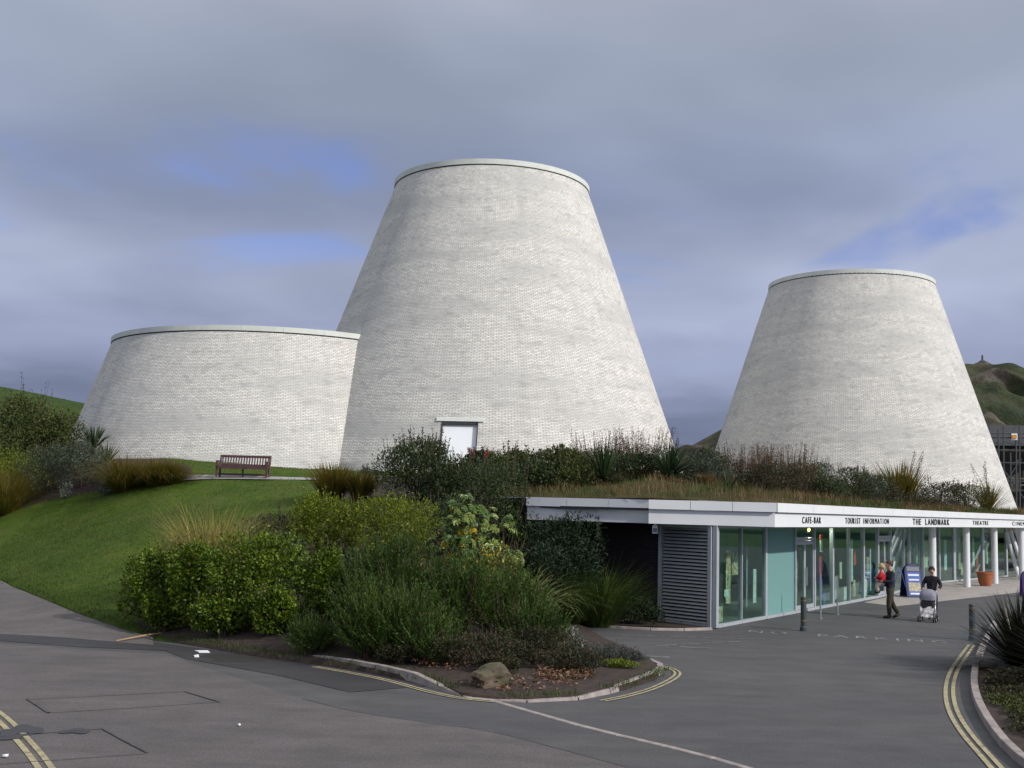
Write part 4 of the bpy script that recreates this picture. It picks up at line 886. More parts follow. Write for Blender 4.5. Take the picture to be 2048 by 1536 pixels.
person(cb, R(150), dict(pelvis=(0, 0, .13), waist=(0, 0, .20), chest=(0, 0, .34), neck=(0, 0, .42), chin=(.025, 0, .47), head=(.02, 0, .535), crown=(.01, 0, .575), nose=(.095, 0, .51),
    shL=(0, .10, .38), elL=(.04, .15, .26), wrL=(.14, .12, .22), haL=(.17, .10, .23), shR=(0, -.10, .38), elR=(.04, -.15, .26), wrR=(.14, -.10, .24), haR=(.17, -.08, .25),
    hipL=(.0, .05, .10), knL=(.12, .07, .02), anL=(.10, .07, -.14), toL=(.17, .07, -.16), hipR=(0, -.05, .10), knR=(.12, -.07, .02), anR=(.10, -.07, -.14), toR=(.17, -.07, -.16)),
    'fair-haired toddler in a red top carried in arms', 'cloth_red', 'cloth_cream', 'hair_fair', k=.80).scale = (1.12, 1.12, 1.12)
pc = onz(1856, 1243); pw = pc + np.array([.40, .70, 0])
person((pw[0], pw[1], 0), R(-118), dict(pelvis=(0, 0, .88), waist=(0, 0, 1.03), chest=(.0, 0, 1.26), neck=(.015, 0, 1.385), chin=(.05, 0, 1.46), head=(.04, 0, 1.53), crown=(.025, 0, 1.59), nose=(.15, .03, 1.51),
    shL=(0, .17, 1.275), elL=(.05, .27, 1.07), wrL=(.27, .23, .97), haL=(.33, .22, .96), shR=(0, -.17, 1.275), elR=(.05, -.27, 1.07), wrR=(.27, -.23, .97), haR=(.33, -.22, .96),
    hipL=(0, .09, .84), knL=(.07, .09, .46), anL=(.02, .09, .085), toL=(.15, .10, .045), hipR=(0, -.09, .84), knR=(-.02, -.09, .46), anR=(-.16, -.09, .11), toR=(-.04, -.10, .045)),
    'woman in black jumper and dark jeans pushing the pushchair', 'cloth_black', 'cloth_jeans', 'hair_dark', shoe='shoe_black', k=.93, long_hair=True)
# pushchair, facing the camera
o = empty('pushchair', (pc[0], pc[1], 0), R(-116), 'grey hooded pushchair with white footmuff pushed by the woman', 'pushchair')
def tb(nm, pts, r, mt, par=o, n=8): return MB().tube(pts, r, n).build(nm, mt, par, smooth=True)
for s in (-1, 1):
    y = s * .22
    tb('front_tube', [(.30, y, .10), (.05, y, .50), (-.32, y, .96)], .014, 'pram_tube'); tb('rear_tube', [(-.33, y, .10), (-.05, y, .45), (.12, y, .58)], .014, 'pram_tube')
    tb('handle', [(-.30, y, .94), (-.40, y, .98)], .020, 'rubber'); tb('side_brace', [(.2, y, .27), (-.2, y, .27)], .010, 'pram_tube')
    for x in (.32, -.35):
        for dy in (-.035, .035):
            w_ = MB(); w_.tube([(x, y + dy - .014, .085), (x, y + dy + .014, .085)], .083, 14); wh = w_.build('wheel', 'rubber', o)
            MB().tube([(x, y + dy - .017, .085), (x, y + dy + .017, .085)], .045, 10).build('hub', 'pram_tube', wh)
tb('crossbar', [(-.2, -.22, .27), (-.2, .22, .27)], .010, 'pram_tube')
MB().hexa([(-.05, -.19, .38), (.22, -.19, .42), (.22, .19, .42), (-.05, .19, .38), (-.05, -.19, .44), (.22, -.19, .48), (.22, .19, .48), (-.05, .19, .44)]).build('seat', 'pram_black', o, bevel=.015)
MB().hexa([(-.06, -.20, .42), (-.01, -.20, .42), (-.01, .20, .42), (-.06, .20, .42), (-.30, -.20, .90), (-.25, -.20, .90), (-.25, .20, .90), (-.30, .20, .90)]).build('backrest', 'pram_black', o, bevel=.015)
MB().hexa([(.05, -.185, .44), (.20, -.185, .40), (.20, .185, .40), (.05, .185, .44), (-.02, -.185, .66), (.14, -.185, .66), (.14, .185, .66), (-.02, .185, .66)]).build('blanket', 'pram_black', o, bevel=.03)
q = MB(); N_ = 12; vs = []; K_ = 10                                # quarter-dome hood
for i in range(K_ + 1):
    a = math.pi * .98 * i / K_ - .15
    for j in range(N_ + 1):
        y = -1 + 2 * j / N_; r = .27 * (1 - .25 * abs(y) ** 4) ; vs.append((-.13 + r * math.cos(a) * 1.05, y * .235, .70 + r * math.sin(a) * (1 - .12 * y * y) + .02 * math.sin(4 * a)))
q.add(vs, [(i * (N_ + 1) + j, i * (N_ + 1) + j + 1, (i + 1) * (N_ + 1) + j + 1, (i + 1) * (N_ + 1) + j) for i in range(K_) for j in range(N_)]); q.build('hood', 'pram_grey', o, smooth=True)
q = MB(); vs = []
for i in range(7):
    t = i / 6
    for j in range(9):
        y = -.2 + .4 * j / 8; vs.append((.21 + .14 * t + .03 * math.sin(7 * y * 3 + 5 * t), y * (1 - .12 * t), .46 - .30 * t + .015 * math.sin(18 * y + 4 * t)))
q.add(vs + [(x - .06, y, z - .015) for x, y, z in vs], [(i * 9 + j, i * 9 + j + 1, (i + 1) * 9 + j + 1, (i + 1) * 9 + j) for i in range(6) for j in range(8)] + [(63 + (i + 1) * 9 + j, 63 + (i + 1) * 9 + j + 1, 63 + i * 9 + j + 1, 63 + i * 9 + j) for i in range(6) for j in range(8)]); q.build('footmuff', 'pram_white', o, smooth=True)
MB().box((-.16, 0, .22), (.26, .34, .14)).build('basket', 'pram_black', o, bevel=.02)

# ------------------------------------------------------------------ far hills, monument, scaffold
def ridge(name, X, ytop, ztop, yfront, zfront, yback, zback, mat, rough, seed, n=90, m=50):
    xs = np.linspace(X[0], X[1], n); V_ = []
    for x in xs:
        zt, yt = float(ztop(x)), ytop
        for k in range(m):
            t = k / (m - 1)
            if t < .75: u = t / .75; y = yfront + (yt - yfront) * u; z = zfront + (zt - zfront) * (u ** .8 * .6 + .4 * sstep(u))
            else: u = (t - .75) / .25; y = yt + (yback - yt) * u; z = zt + (zback - zt) * sstep(u)
            e = rough * math.sin(min(1, t / .75) * math.pi) if t < .75 else 0
            V_.append((x, y + e * 2 * float(vnoise(x, z * 2, 9, seed)), z + e * float(vnoise(x, y, 13, seed + 2)) + e * .45 * float(vnoise(x, y, 4.1, seed + 5))))
    fs = np.array([(i * m + k, (i + 1) * m + k, (i + 1) * m + k + 1, i * m + k + 1) for i in range(n - 1) for k in range(m - 1)])
    me = fast_mesh(name, V_, fs, 4); me.polygons.foreach_set('use_smooth', [True] * len(fs))
    if me.polygons[len(fs) // 3].normal.z < 0: me.flip_normals()
    link(name, me, mat)['kind'] = 'structure'
hl = [atY(px, py, 120) for px, py in [(-600, 690), (-300, 720), (0, 772), (60, 783), (120, 796), (170, 806), (260, 835), (420, 900)]]
ridge('hill', (-110, -28), 120, lambda x: np.interp(x, [p[0] for p in hl], [p[2] for p in hl]), 78, 5, 175, 0, 'hill_grass', .5, 2)
hr = [atY(px, py, 230) for px, py in [(1180, 960), (1300, 925), (1380, 893), (1410, 877), (1440, 860), (1600, 790), (1750, 750), (1880, 735), (1935, 732), (2000, 733), (2048, 737), (2400, 760), (2900, 850)]]
ridge('hill', (hr[0][0], hr[-1][0]), 230, lambda x: np.interp(x, [p[0] for p in hr], [p[2] for p in hr]), 128, 2, 320, 0, 'cliff', 5.0, 4, 260, 90)
p = atY(1967, 731, 230); zb = p[2]; o = empty('hilltop_monument', (p[0], p[1] + .5, zb - .8), 0, 'small stone cross monument on a stepped mound on the hilltop', 'monument')
MB().lathe([(0, 0), (3.6, 0), (2.2, .9), (1.5, 1.25), (1.4, 1.35), (0, 1.35)], 12).build('mound', 'cliff', o)
MB().box((0, 0, 1.45), (1.5, 1.5, .3)).box((0, 0, 1.7), (.9, .9, .3)).build('steps', 'monument_stone', o); MB().tube([(0, 0, 1.8), (0, 0, 3.0)], [.22, .18], 6).build('shaft', 'monument_stone', o)
o = empty('scaffold', (atY(2010, 1015, 104)[0], 104, 3.0), 0, 'pipe scaffold with board decks against the cliff behind the tower', 'scaffold'); ox, oy, oz = o.location
def sp(px, py, Y=104): q = atY(px, py, Y); return (q[0] - ox, q[1] - oy, q[2] - oz)
for px, t, b in [(1980, 846, 1015), (1998, 858, 1015), (2008, 852, 1020), (2022, 905, 1020), (2033, 870, 1020), (2040, 852, 1020), (2052, 850, 1020), (2072, 850, 1020), (2095, 850, 1020)]:
    for Y in (104, 106): MB().tube([sp(px, b, Y), sp(px - 1, t, Y)], .075, 6).build('standard', 'scaffold_tube', o)
for py in (866, 874, 890, 900, 925, 962, 980): MB().tube([sp(1975, py), sp(2110, py + 2)], .06, 6).build('ledger', 'scaffold_tube', o)
for py, x0 in ((876, 1980), (902, 2005), (958, 2010), (971, 2014)): MB().hexa([sp(x0, py), sp(2110, py + 2), sp(2110, py + 2, 106), sp(x0, py, 106), sp(x0, py - 3), sp(2110, py - 1), sp(2110, py - 1, 106), sp(x0, py - 3, 106)]).build('deck_board', 'scaffold_board', o)
for a, b in [((2020, 870), (2033, 850)), ((1990, 1000), (2034, 930)), ((2000, 930), (2050, 1000))]: MB().tube([sp(*a), sp(*b)], .05, 6).build('brace', 'scaffold_tube', o)
bo = empty('dark_backdrop', (ox + 3.2, 107.2, 2.0), 0, 'added dark house half hidden behind the scaffold', 'backdrop')  # added house-shaped dark block, stands in for the dark void behind the scaffold
MB().hexa([(-4.6, 0, 0), (9, 0, 0), (9, 7, 0), (-4.6, 7, 0), (-4.6, 0, 8.2), (9, 0, 8.2), (9, 7, 8.2), (-4.6, 7, 8.2)]).build('wall', 'monument_stone', bo); MB().hexa([(-4.9, -.3, 8.2), (9.3, -.3, 8.2), (9.3, 7.3, 8.2), (-4.9, 7.3, 8.2), (-4.7, 3.2, 10.4), (9, 3.2, 10.4), (9, 3.8, 10.4), (-4.7, 3.8, 10.4)]).build('roof', 'shadow_gap', bo)
for wx in (-2.6, .2, 3.0):
    for wz in (1.6, 4.2, 6.6): MB().box((wx, -.02, wz), (.9, .08, 1.3)).build('added_window', 'shadow_gap', bo)
sg = MB().hexa([sp(2023, 880, 103.8), sp(2035, 880, 103.8), sp(2035, 880, 103.9), sp(2023, 880, 103.9), sp(2023, 867, 103.8), sp(2035, 867, 103.8), sp(2035, 867, 103.9), sp(2023, 867, 103.9)]).build('sign_board', 'sign_white', o)
MB().hexa([sp(2024.5, 877, 103.7), sp(2033.5, 877, 103.7), sp(2033.5, 877, 103.78), sp(2024.5, 877, 103.78), sp(2024.5, 869.5, 103.7), sp(2033.5, 869.5, 103.7), sp(2033.5, 869.5, 103.78), sp(2024.5, 869.5, 103.78)]).build('sign_print', 'sign_amber', sg)

# ------------------------------------------------------------------ plants
def unit(a): return a / (np.linalg.norm(a, axis=-1, keepdims=True) + 1e-9)
def leaf_geo(pos, d, nrm, Ln, Wd, fold=.25):
    """diamond leaves folded on the midrib"""
    d = unit(d); side = unit(np.cross(d, nrm)); up = np.cross(side, d); Ln = Ln[:, None]; Wd = Wd[:, None]
    b = pos; m1 = pos + d * Ln * .48 + side * Wd * .5 + up * Wd * fold; m2 = pos + d * Ln * .48 - side * Wd * .5 + up * Wd * fold; t = pos + d * Ln - up * Ln * .08
    n = len(pos); V_ = np.stack([b, m1, t, m2], 1).reshape(-1, 3); k = np.arange(n)[:, None] * 4
    return V_, np.r_[k + np.array([[0, 1, 2]]), k + np.array([[0, 2, 3]])]
def blade_geo(base, az, lean, Ln, Wd, droop, seg=5, twist=None):
    """strap leaves arching outwards: base (n,3); az heading; lean start angle from vertical; droop added along the blade"""
    n = len(base); s = np.linspace(0, 1, seg + 1); ang = lean[:, None] + droop[:, None] * s[None] ** 1.5
    dl = Ln[:, None] / seg; rr = np.cumsum(np.c_[np.zeros(n), np.sin(ang[:, :-1]) * dl], 1); zz = np.cumsum(np.c_[np.zeros(n), np.cos(ang[:, :-1]) * dl], 1)
    cx_, sx_ = np.cos(az)[:, None], np.sin(az)[:, None]; P = np.stack([base[:, 0:1] + rr * cx_, base[:, 1:2] + rr * sx_, base[:, 2:3] + zz], -1)
    w = Wd[:, None] * (1 - s[None] ** 2.2) * (.55 + .45 * np.minimum(1, s[None] * 4)) * .5
    side = np.stack([-np.sin(az), np.cos(az), np.zeros(n)], -1)[:, None, :] * w[..., None]
    V_ = np.stack([P + side, P - side], 2).reshape(n, -1, 3); q = []
    for i in range(seg): q += [[2 * i, 2 * i + 1, 2 * i + 3], [2 * i, 2 * i + 3, 2 * i + 2]]
    m = 2 * (seg + 1); Fq = (np.arange(n)[:, None, None] * m + np.array(q)[None]).reshape(-1, 3)
    return V_.reshape(-1, 3), Fq
def merge(parts):
    V_ = []; F_ = []; o_ = 0
    for v_, f_ in parts: V_.append(v_); F_.append(f_ + o_); o_ += len(v_)
    return np.concatenate(V_), np.concatenate(F_)
def tri_part(name, geo, mat, parent):
    return link(name, fast_mesh(name, geo[0], geo[1], 3), mat, parent)
def rdir(n): return unit(rng.normal(size=(n, 3)))
def lobes(rx, ry, h, k):
    """uneven crown: overlapping ellipsoids (centre, radii) filling rx x ry x h"""
    out = [((0, 0, h * .46), (rx * .72, ry * .72, h * .46))]
    for i in range(k):
        a = 2 * math.pi * (i + rng.random() * .6) / k; q = .45 + .25 * rng.random(); z = h * (.25 + .42 * rng.random()); s = .30 + .2 * rng.random()
        out.append(((rx * q * math.cos(a), ry * q * math.sin(a), z), (rx * s, ry * s, min(h * .34, (h - z) * .95) * (.8 + .3 * rng.random()))))
    for i in range(max(2, k // 2)):
        a = rng.random() * 6.28; q = .45 * rng.random(); s = .24 + .14 * rng.random(); out.append(((rx * q * math.cos(a), ry * q * math.sin(a), h * .74), (rx * s, ry * s, h * (.18 + .10 * rng.random()))))
    return out
def crown_pts(Lb, n, shell=.35):
    vol = np.array([a[1][0] * a[1][1] + a[1][0] * a[1][2] for a in Lb]); pick = rng.choice(len(Lb), n, p=vol / vol.sum()); C = np.array([a[0] for a in Lb])[pick]; Rr = np.array([a[1] for a in Lb])[pick]
    d = rdir(n); r = 1 - shell * rng.random(n) ** 1.6; r = np.where(rng.random(n) < .16, r * (1.03 + .2 * rng.random(n)), r)
    P = C + d * Rr * r[:, None]; N = unit(d / Rr); ok = P[:, 2] > .04
    return P[ok], N[ok]
def stems(root, rx, ry, h, n, mat='twig', r=.03, name='stems'):
    mb = MB()
    for i in range(n):
        a = rng.random() * 6.28; b = .12 * rng.random(); q = .3 + .5 * rng.random(); t = (rx * q * math.cos(a), ry * q * math.sin(a), h * (.5 + .35 * rng.random()))
        mb.tube([(b * math.cos(a), b * math.sin(a), -.06), (t[0] * .4, t[1] * .4, t[2] * .5), t], [r, r * .7, r * .3], 5)
    return mb.build(name, mat, root)
def ground_z(x, y, roof=False): return float(roof_z(np.array([x]), np.array([y]))[0]) if roof else float(bank_z(x, y))
def spot(px, Y, py, wpx, roof=False, zb=None):
    """plant on the ground at depth Y whose crown top shows at pixel py and spans wpx"""
    p = atY(px, py, Y); z = ground_z(p[0], Y, roof) if zb is None else zb
    return (p[0], Y, z), max(.15, p[2] - z), wpx * math.hypot(p[0], Y) / F / 2 * (1.22 if Y > 22.5 else 1.1)
SHR = 'shrubs of the planting'
def shrub(px, Y, py, wpx, mat, label, name='shrub', n=5000, leaf=(.07, .034), k=6, roof=False, up=.35, deep=1.0, zb=None, twigs=14, sm='twig', shell=.38, stemn=9):
    loc, h, r = spot(px, Y, py, wpx, roof, zb); o = empty(name, loc, rng.random() * .01, label, 'shrub'); Lb = lobes(r, r * deep, h, k); P, N = crown_pts(Lb, n, shell)
    m = len(P); d = unit(N * .9 + rdir(m) * .75 + np.array([0, 0, up])); s = .5 + .95 * rng.random(m)
    tri_part('foliage', leaf_geo(P - d * leaf[0] * .5, d, unit(N + rdir(m) * .8), leaf[0] * s, leaf[1] * s), mat, o)
    stems(o, r, r * deep, h, stemn, sm)
    if twigs:                                                       # leafy shoots standing out of the crown
        mb = MB(); gp = []
        for i in range(twigs):
            a = rng.random() * 6.28; q = .75 * math.sqrt(rng.random()); b = np.array([r * q * math.cos(a), r * deep * q * math.sin(a), h * (.86 - .35 * q * q)]); l = h * (.14 + .2 * rng.random()); t = b + np.array([.25 * math.cos(a) * q * l, .25 * math.sin(a) * q * l, l])
            mb.tube([b, t], [.008, .004], 4, False); kk = 9; s_ = rng.random(kk); pos = b + (t - b) * s_[:, None]; dd = unit(rdir(kk) + np.array([0, 0, .9])); gp.append(leaf_geo(pos, dd, rdir(kk), np.full(kk, leaf[0] * .95), np.full(kk, leaf[1])))
        mb.build('shoots', sm, o)['kind'] = 'stuff'; tri_part('shoot_leaves', merge(gp), mat, o)
    return o
def rosemary(px, Y, py, wpx, label, mat='leaf_rosemary', n=420, zb=None, roof=False, deep=1.0, sprig=.46, name='rosemary_shrub', needles=34):
    loc, h, r = spot(px, Y, py, wpx, roof, zb); o = empty(name, loc, 0, label, 'shrub'); Lb = [(c_, tuple(q_ * .8 for q_ in r_)) for c_, r_ in lobes(r, r * deep, h * .9, 13)]; P, N = crown_pts(Lb, n, .45); m = len(P)
    d = unit(N * .85 + np.array([0, 0, 1.0]) + rdir(m) * .22); Ls = sprig * (.6 + .7 * rng.random(m)); K = needles
    t = np.tile((np.arange(K) + .5) / K, (m, 1)); pos = P[:, None] - d[:, None] * .12 + d[:, None] * (Ls[:, None] * t)[..., None]
    nd = unit(rdir(m * K).reshape(m, K, 3) * .6 + d[:, None] * 1.15); pos = pos.reshape(-1, 3); nd = nd.reshape(-1, 3); q = len(pos)
    tri_part('foliage', leaf_geo(pos, nd, rdir(q), .058 * (.7 + .6 * rng.random(q)) * (h / 1.8) ** .3, np.full(q, .017)), mat, o)
    stems(o, r, r * deep, h, 12, 'twig', .025); return o
def clump(px, Y, py, wpx, mat, label, name='grass_clump', n=420, w=.012, lean=(.0, .55), droop=(.5, 1.5), roof=False, zb=None, base=.32, seg=5, cat='grass', over=1.28, deep=1.0):
    loc, h, r = spot(px, Y, py, wpx, roof, zb); o = empty(name, loc, 0, label, cat); a = rng.random(n) * 6.28; q = np.sqrt(rng.random(n)) * r * base
    B = np.stack([q * np.cos(a), q * np.sin(a) * deep, np.full(n, -.03)], 1); az = a + rng.normal(size=n) * .5; ln_ = lean[0] + (lean[1] - lean[0]) * rng.random(n)
    Ln = h * over * (.65 + .4 * rng.random(n)) / np.maximum(.45, np.cos(ln_ * .9)); tri_part('blades', blade_geo(B, az, ln_, Ln, w * (.7 + .6 * rng.random(n)), droop[0] + (droop[1] - droop[0]) * rng.random(n), seg), mat, o); return o
def spiky(px, Y, py, wpx, mat, label, n=90, w=.05, name='spiky_plant', roof=False, zb=None, spread=1.15, droop=.5, trunk=0.0, stalks=0, cat='plant'):
    loc, h, r = spot(px, Y, py, wpx, roof, zb); o = empty(name, loc, 0, label, cat); a = rng.random(n) * 6.28; ln_ = spread * rng.random(n) ** .8
    B = np.stack([.06 * np.cos(a), .06 * np.sin(a), np.full(n, h * trunk - .02)], 1); hh = h * (1 - trunk); Ln = np.minimum(hh, hh * (.72 + .33 * rng.random(n)) + np.maximum(0, r * .9 - hh * .5) * np.sin(ln_)) 
    tri_part('blades', blade_geo(B, a, ln_, np.maximum(Ln, .5 * hh), w * (.7 + .5 * rng.random(n)), droop * (.2 + rng.random(n)), 4), mat, o)
    if trunk > 0: MB().tube([(0, 0, -.05), (.02, 0, h * trunk)], [.09, .07], 8).build('trunk', 'twig', o)
    if stalks:
        mb = MB(); gp = []
        for i in range(stalks):
            t = rng.random() * 6.28; e = np.array([.5 * math.cos(t) * h, .3 * math.sin(t) * h, h * (1.25 + .4 * rng.random())]); mb.tube([(0, 0, 0), e * np.array([.35, .35, .6]), e], [.014, .012, .006], 5, False)
            for kk in range(7):
                b = e * (.62 + .38 * kk / 7) * np.array([1, 1, 1]); dd = unit(rdir(6) + [0, 0, .4]); gp.append(leaf_geo(np.tile(b, (6, 1)) + rdir(6) * .05, dd, rdir(6), np.full(6, .09), np.full(6, .035)))
        mb.build('flower_stalks', 'twig', o); tri_part('seed_heads', merge(gp), 'seed_brown', o)
    return o
def stalky(px, Y, py, wpx, mat, label, n=120, roof=False, deep=.7, seeds=22, base=None, name='seeding_shrub', basemat='leaf_olive'):
    loc, h, r = spot(px, Y, py, wpx, roof); o = empty(name, loc, 0, label, 'shrub'); mb = MB(); gp = []
    for i in range(n):
        a = rng.random() * 6.28; q = math.sqrt(rng.random()); b = np.array([r * .8 * q * math.cos(a), r * deep * q * math.sin(a), -.03]); t = b + np.array([.18 * r * math.cos(a), .1 * math.sin(a), h * (.45 + .55 * rng.random())]) + rdir(1)[0] * np.array([.16, .16, 0]); mid = (b + t) / 2 + rdir(1)[0] * .06
        mb.tube([b, mid, t], [.009, .007, .003], 4, False); s_ = .35 + .65 * rng.random(seeds); pos = b + (t - b) * s_[:, None] + rdir(seeds) * .035; dd = unit(rdir(seeds) + [0, 0, .7]); gp.append(leaf_geo(pos, dd, rdir(seeds), np.full(seeds, .062) * (.6 + .7 * rng.random(seeds)), np.full(seeds, .028)))
    mb.build('stalks', 'twig', o); tri_part('seed_heads', merge(gp), mat, o)
    P, N = crown_pts(lobes(r, r * deep, h * .62, 6), 2600, .5); m = len(P); d = unit(N + rdir(m) * .8 + [0, 0, .4]); tri_part('foliage', leaf_geo(P, d, rdir(m), np.full(m, .06), np.full(m, .022)), basemat, o); return o

# --- bed along the left of the lawn
shrub(40, 52.5, 782, 175, 'leaf_olive', 'tall dark olive shrub at the far end of the lawn bed', n=14000, leaf=(.12, .055), k=8, twigs=26)
shrub(108, 52, 818, 95, 'leaf_olive', 'olive shrub sloping down to the foot of the low tower', n=7000, leaf=(.12, .055), k=6, twigs=10)
shrub(40, 50, 897, 110, 'leaf_lime', 'low bright lime shrub under the tall olive shrub', n=5200, leaf=(.085, .045), k=6)
shrub(105, 48.3, 886, 95, 'leaf_greygreen', 'grey-green mounded shrub beside the lime shrub', n=5500, leaf=(.08, .035), k=7, shell=.25)
shrub(172, 47.3, 880, 92, 'leaf_greygreen', 'grey-green rounded shrub next to the rust grass', n=5500, leaf=(.08, .035), k=7, shell=.25)
clump(18, 47.6, 930, 105, 'blade_rust', 'rust-orange grass clump at the lawn edge under the lime shrub', n=1500, w=.014, lean=(0, 1.15), droop=(.4, 1.6))
spiky(190, 51.5, 846, 80, 'blade_yucca', 'tall green cordyline in front of the low tower wall', n=80, w=.085, spread=.95, droop=.35, trunk=.45)
spiky(216, 50.2, 878, 60, 'blade_yucca', 'smaller green cordyline leaning beside the low tower wall', n=34, w=.075, spread=.9, droop=.3, trunk=.2)
clump(250, 45.6, 910, 82, 'blade_rust', 'widest rust-tipped grass clump left of the bench', n=1500, w=.014, lean=(0, 1.15), droop=(.4, 1.6))
clump(312, 45.3, 914, 72, 'blade_rust', 'middle rust-tipped grass clump left of the bench', n=1500, w=.014, lean=(0, 1.15), droop=(.4, 1.6))
clump(347, 45.2, 922, 48, 'blade_rust', 'smallest rust-tipped grass clump beside the bench path', n=1500, w=.014, lean=(0, 1.15), droop=(.4, 1.6))
for px, Y, py, w_, lb in [(212, 45.8, 968, 26, 'small silver plant at the foot of the rust grass'), (132, 46.6, 968, 24, 'small silver plant at the foot of the grey-green mound'), (4, 47.6, 1012, 26, 'small silver plant at the foot of the orange grass')]:
    shrub(px, Y, py, w_, 'leaf_silver', lb, name='silver_plant', n=300, leaf=(.10, .03), k=3, stemn=3)
# --- middle bank, from the back to the front
clump(668, 38.5, 934, 80, 'blade_rust', 'rust-edged flax clump at the top of the shrub bank', n=520, w=.045, lean=(0, .75), droop=(.2, .7), name='flax_plant', cat='plant')
clump(722, 38.0, 948, 70, 'blade_rust', 'orange flax clump against the big dark shrub', n=420, w=.045, lean=(0, .75), droop=(.2, .8), name='flax_plant', cat='plant')
shrub(738, 40.5, 934, 50, 'leaf_greygreen', 'small greyish shrub peeping behind the flax clumps', n=1500, k=4)
shrub(838, 36.5, 872, 150, 'leaf_dark', 'big dark shrub with tall bare shoots below the doorway', n=11000, leaf=(.085, .036), k=9, twigs=46, up=.5)
shrub(925, 35.5, 915, 150, 'leaf_dark', 'dark shrub with a few pink flowers right below the doorway', n=8500, leaf=(.085, .036), k=8, twigs=26)
shrub(1012, 34.0, 912, 150, 'leaf_dark', 'dark blue-green shrub overhanging the end of the white fascia', n=9000, leaf=(.075, .03), k=8, twigs=10)
shrub(905, 32.5, 985, 170, 'leaf_dark', 'dense dark shrub filling the middle of the bank', n=7000, leaf=(.085, .036), k=7)
shrub(555, 32.0, 1022, 105, 'leaf_cover', 'low dark reddish shrub behind the golden grass', n=4200, leaf=(.07, .03), k=6)
shrub(655, 30.5, 985, 135, 'leaf_lime', 'yellow-green shrub with faded flowers on the upper bank', n=7500, leaf=(.075, .036), k=8, twigs=16)
shrub(775, 30.0, 985, 190, 'leaf_lime', 'broad yellow-green shrub in front of the big dark shrub', n=10000, leaf=(.07, .03), k=9, twigs=22)
shrub(560, 29.0, 1068, 120, 'leaf_dark', 'shadowy dark shrub between the hedge and the yellow-green shrub', n=3600, leaf=(.08, .04), k=5)
clump(425, 28.6, 1005, 175, 'blade_gold', 'arching golden grass behind the clipped hedge', n=1100, w=.013, lean=(.0, .55), droop=(.7, 2.1), base=.38, over=1.25)
hd = [(318, 26.9, 1092, 105, 'end bush of the glossy hedge next to the lawn'), (405, 26.2, 1082, 125, 'glossy hedge bush below the golden grass'), (520, 25.6, 1058, 150, 'largest glossy hedge bush along the gutter'), (652, 25.4, 1092, 95, 'glossy upright hedge bush beside the rosemary')]
for i, (px, Y, py, w_, lb) in enumerate(hd): shrub(px, Y, py, w_, 'leaf_laurel', lb, name='hedge_bush', n=7500 if w_ > 120 else 6000, leaf=(.085, .046), k=9, up=.15, deep=.8, shell=.3, twigs=12)
shrub(450, 25.1, 1175, 105, 'leaf_laurel', 'low skirt of the glossy hedge above the gutter', name='hedge_bush', n=3600, leaf=(.085, .046), k=6, deep=.6)
# fatsia with big hand-shaped leaves, each its own part
def fatsia(px, Y, py, wpx, label, n, seed):
    loc, h, r = spot(px, Y, py, wpx); o = empty('fatsia', loc, 0, label, 'shrub'); protos = []
    for v_ in range(3):
        vs = [(0, 0, 0)]; fs = []
        for i in range(7):
            a = R(-105 + 35 * i); l = .17 * (1 - .3 * abs(i - 3) / 3); w_ = .046; c_, s_ = math.cos(a), math.sin(a); b0 = len(vs)
            vs += [(l * .55 * s_ + w_ * c_, l * .55 * c_ - w_ * s_, .015), (l * s_, l * c_, -.03 - .01 * v_), (l * .55 * s_ - w_ * c_, l * .55 * c_ + w_ * s_, .015)]; fs += [(0, b0, b0 + 1), (0, b0 + 1, b0 + 2)]
        protos.append((vs, fs))
    mats = ['fatsia_green', 'fatsia_lime', 'fatsia_yellow']; mes = []
    for v_, m_ in zip(protos, mats): me = mesh('leaf', *v_); me.materials.append(MATS[m_]); mes.append(me)
    P, N = crown_pts(lobes(r, r, h, 6), n, .5)
    for p_, n_ in zip(P, N):
        d = unit(n_ + np.array([0, -.35, .55]) + rdir(1)[0] * .35); q = Vector(d).to_track_quat('Z', 'Y'); lo = bpy.data.objects.new('leaf', mes[rng.choice(3, p=[.52, .40, .08])]); COL.objects.link(lo); lo.parent = o; lo.location = tuple(p_)
        lo.rotation_mode = 'QUATERNION'; lo.rotation_quaternion = q @ Matrix.Rotation(rng.random() * 6.28, 4, 'Z').to_quaternion(); s = .8 + .5 * rng.random(); lo.scale = (s, s, s)
    stems(o, r, r, h, 10, 'twig', .022)
for nm, c in (('fatsia_green', (.075, .13, .03)), ('fatsia_lime', (.17, .22, .05)), ('fatsia_yellow', (.42, .33, .035))): plain(nm, c, .4, var=.25, scale=7)
fatsia(935, 28.6, 985, 125, 'yellowing fatsia with large hand-shaped leaves on the bank', 210, 1)
fatsia(1022, 29.6, 1000, 80, 'pale green fatsia beside the end of the fascia', 60, 2)
clump(1040, 27.6, 1085, 100, 'blade_varieg', 'pale variegated arching strap plant above the rosemary', n=420, w=.035, lean=(.1, .9), droop=(1.0, 2.4), over=.95, name='strap_plant', cat='plant', base=.5)
shrub(980, 27.5, 1090, 140, 'leaf_fatsia', 'low yellow-green bush under the fatsia', n=2600, leaf=(.10, .05), k=5)
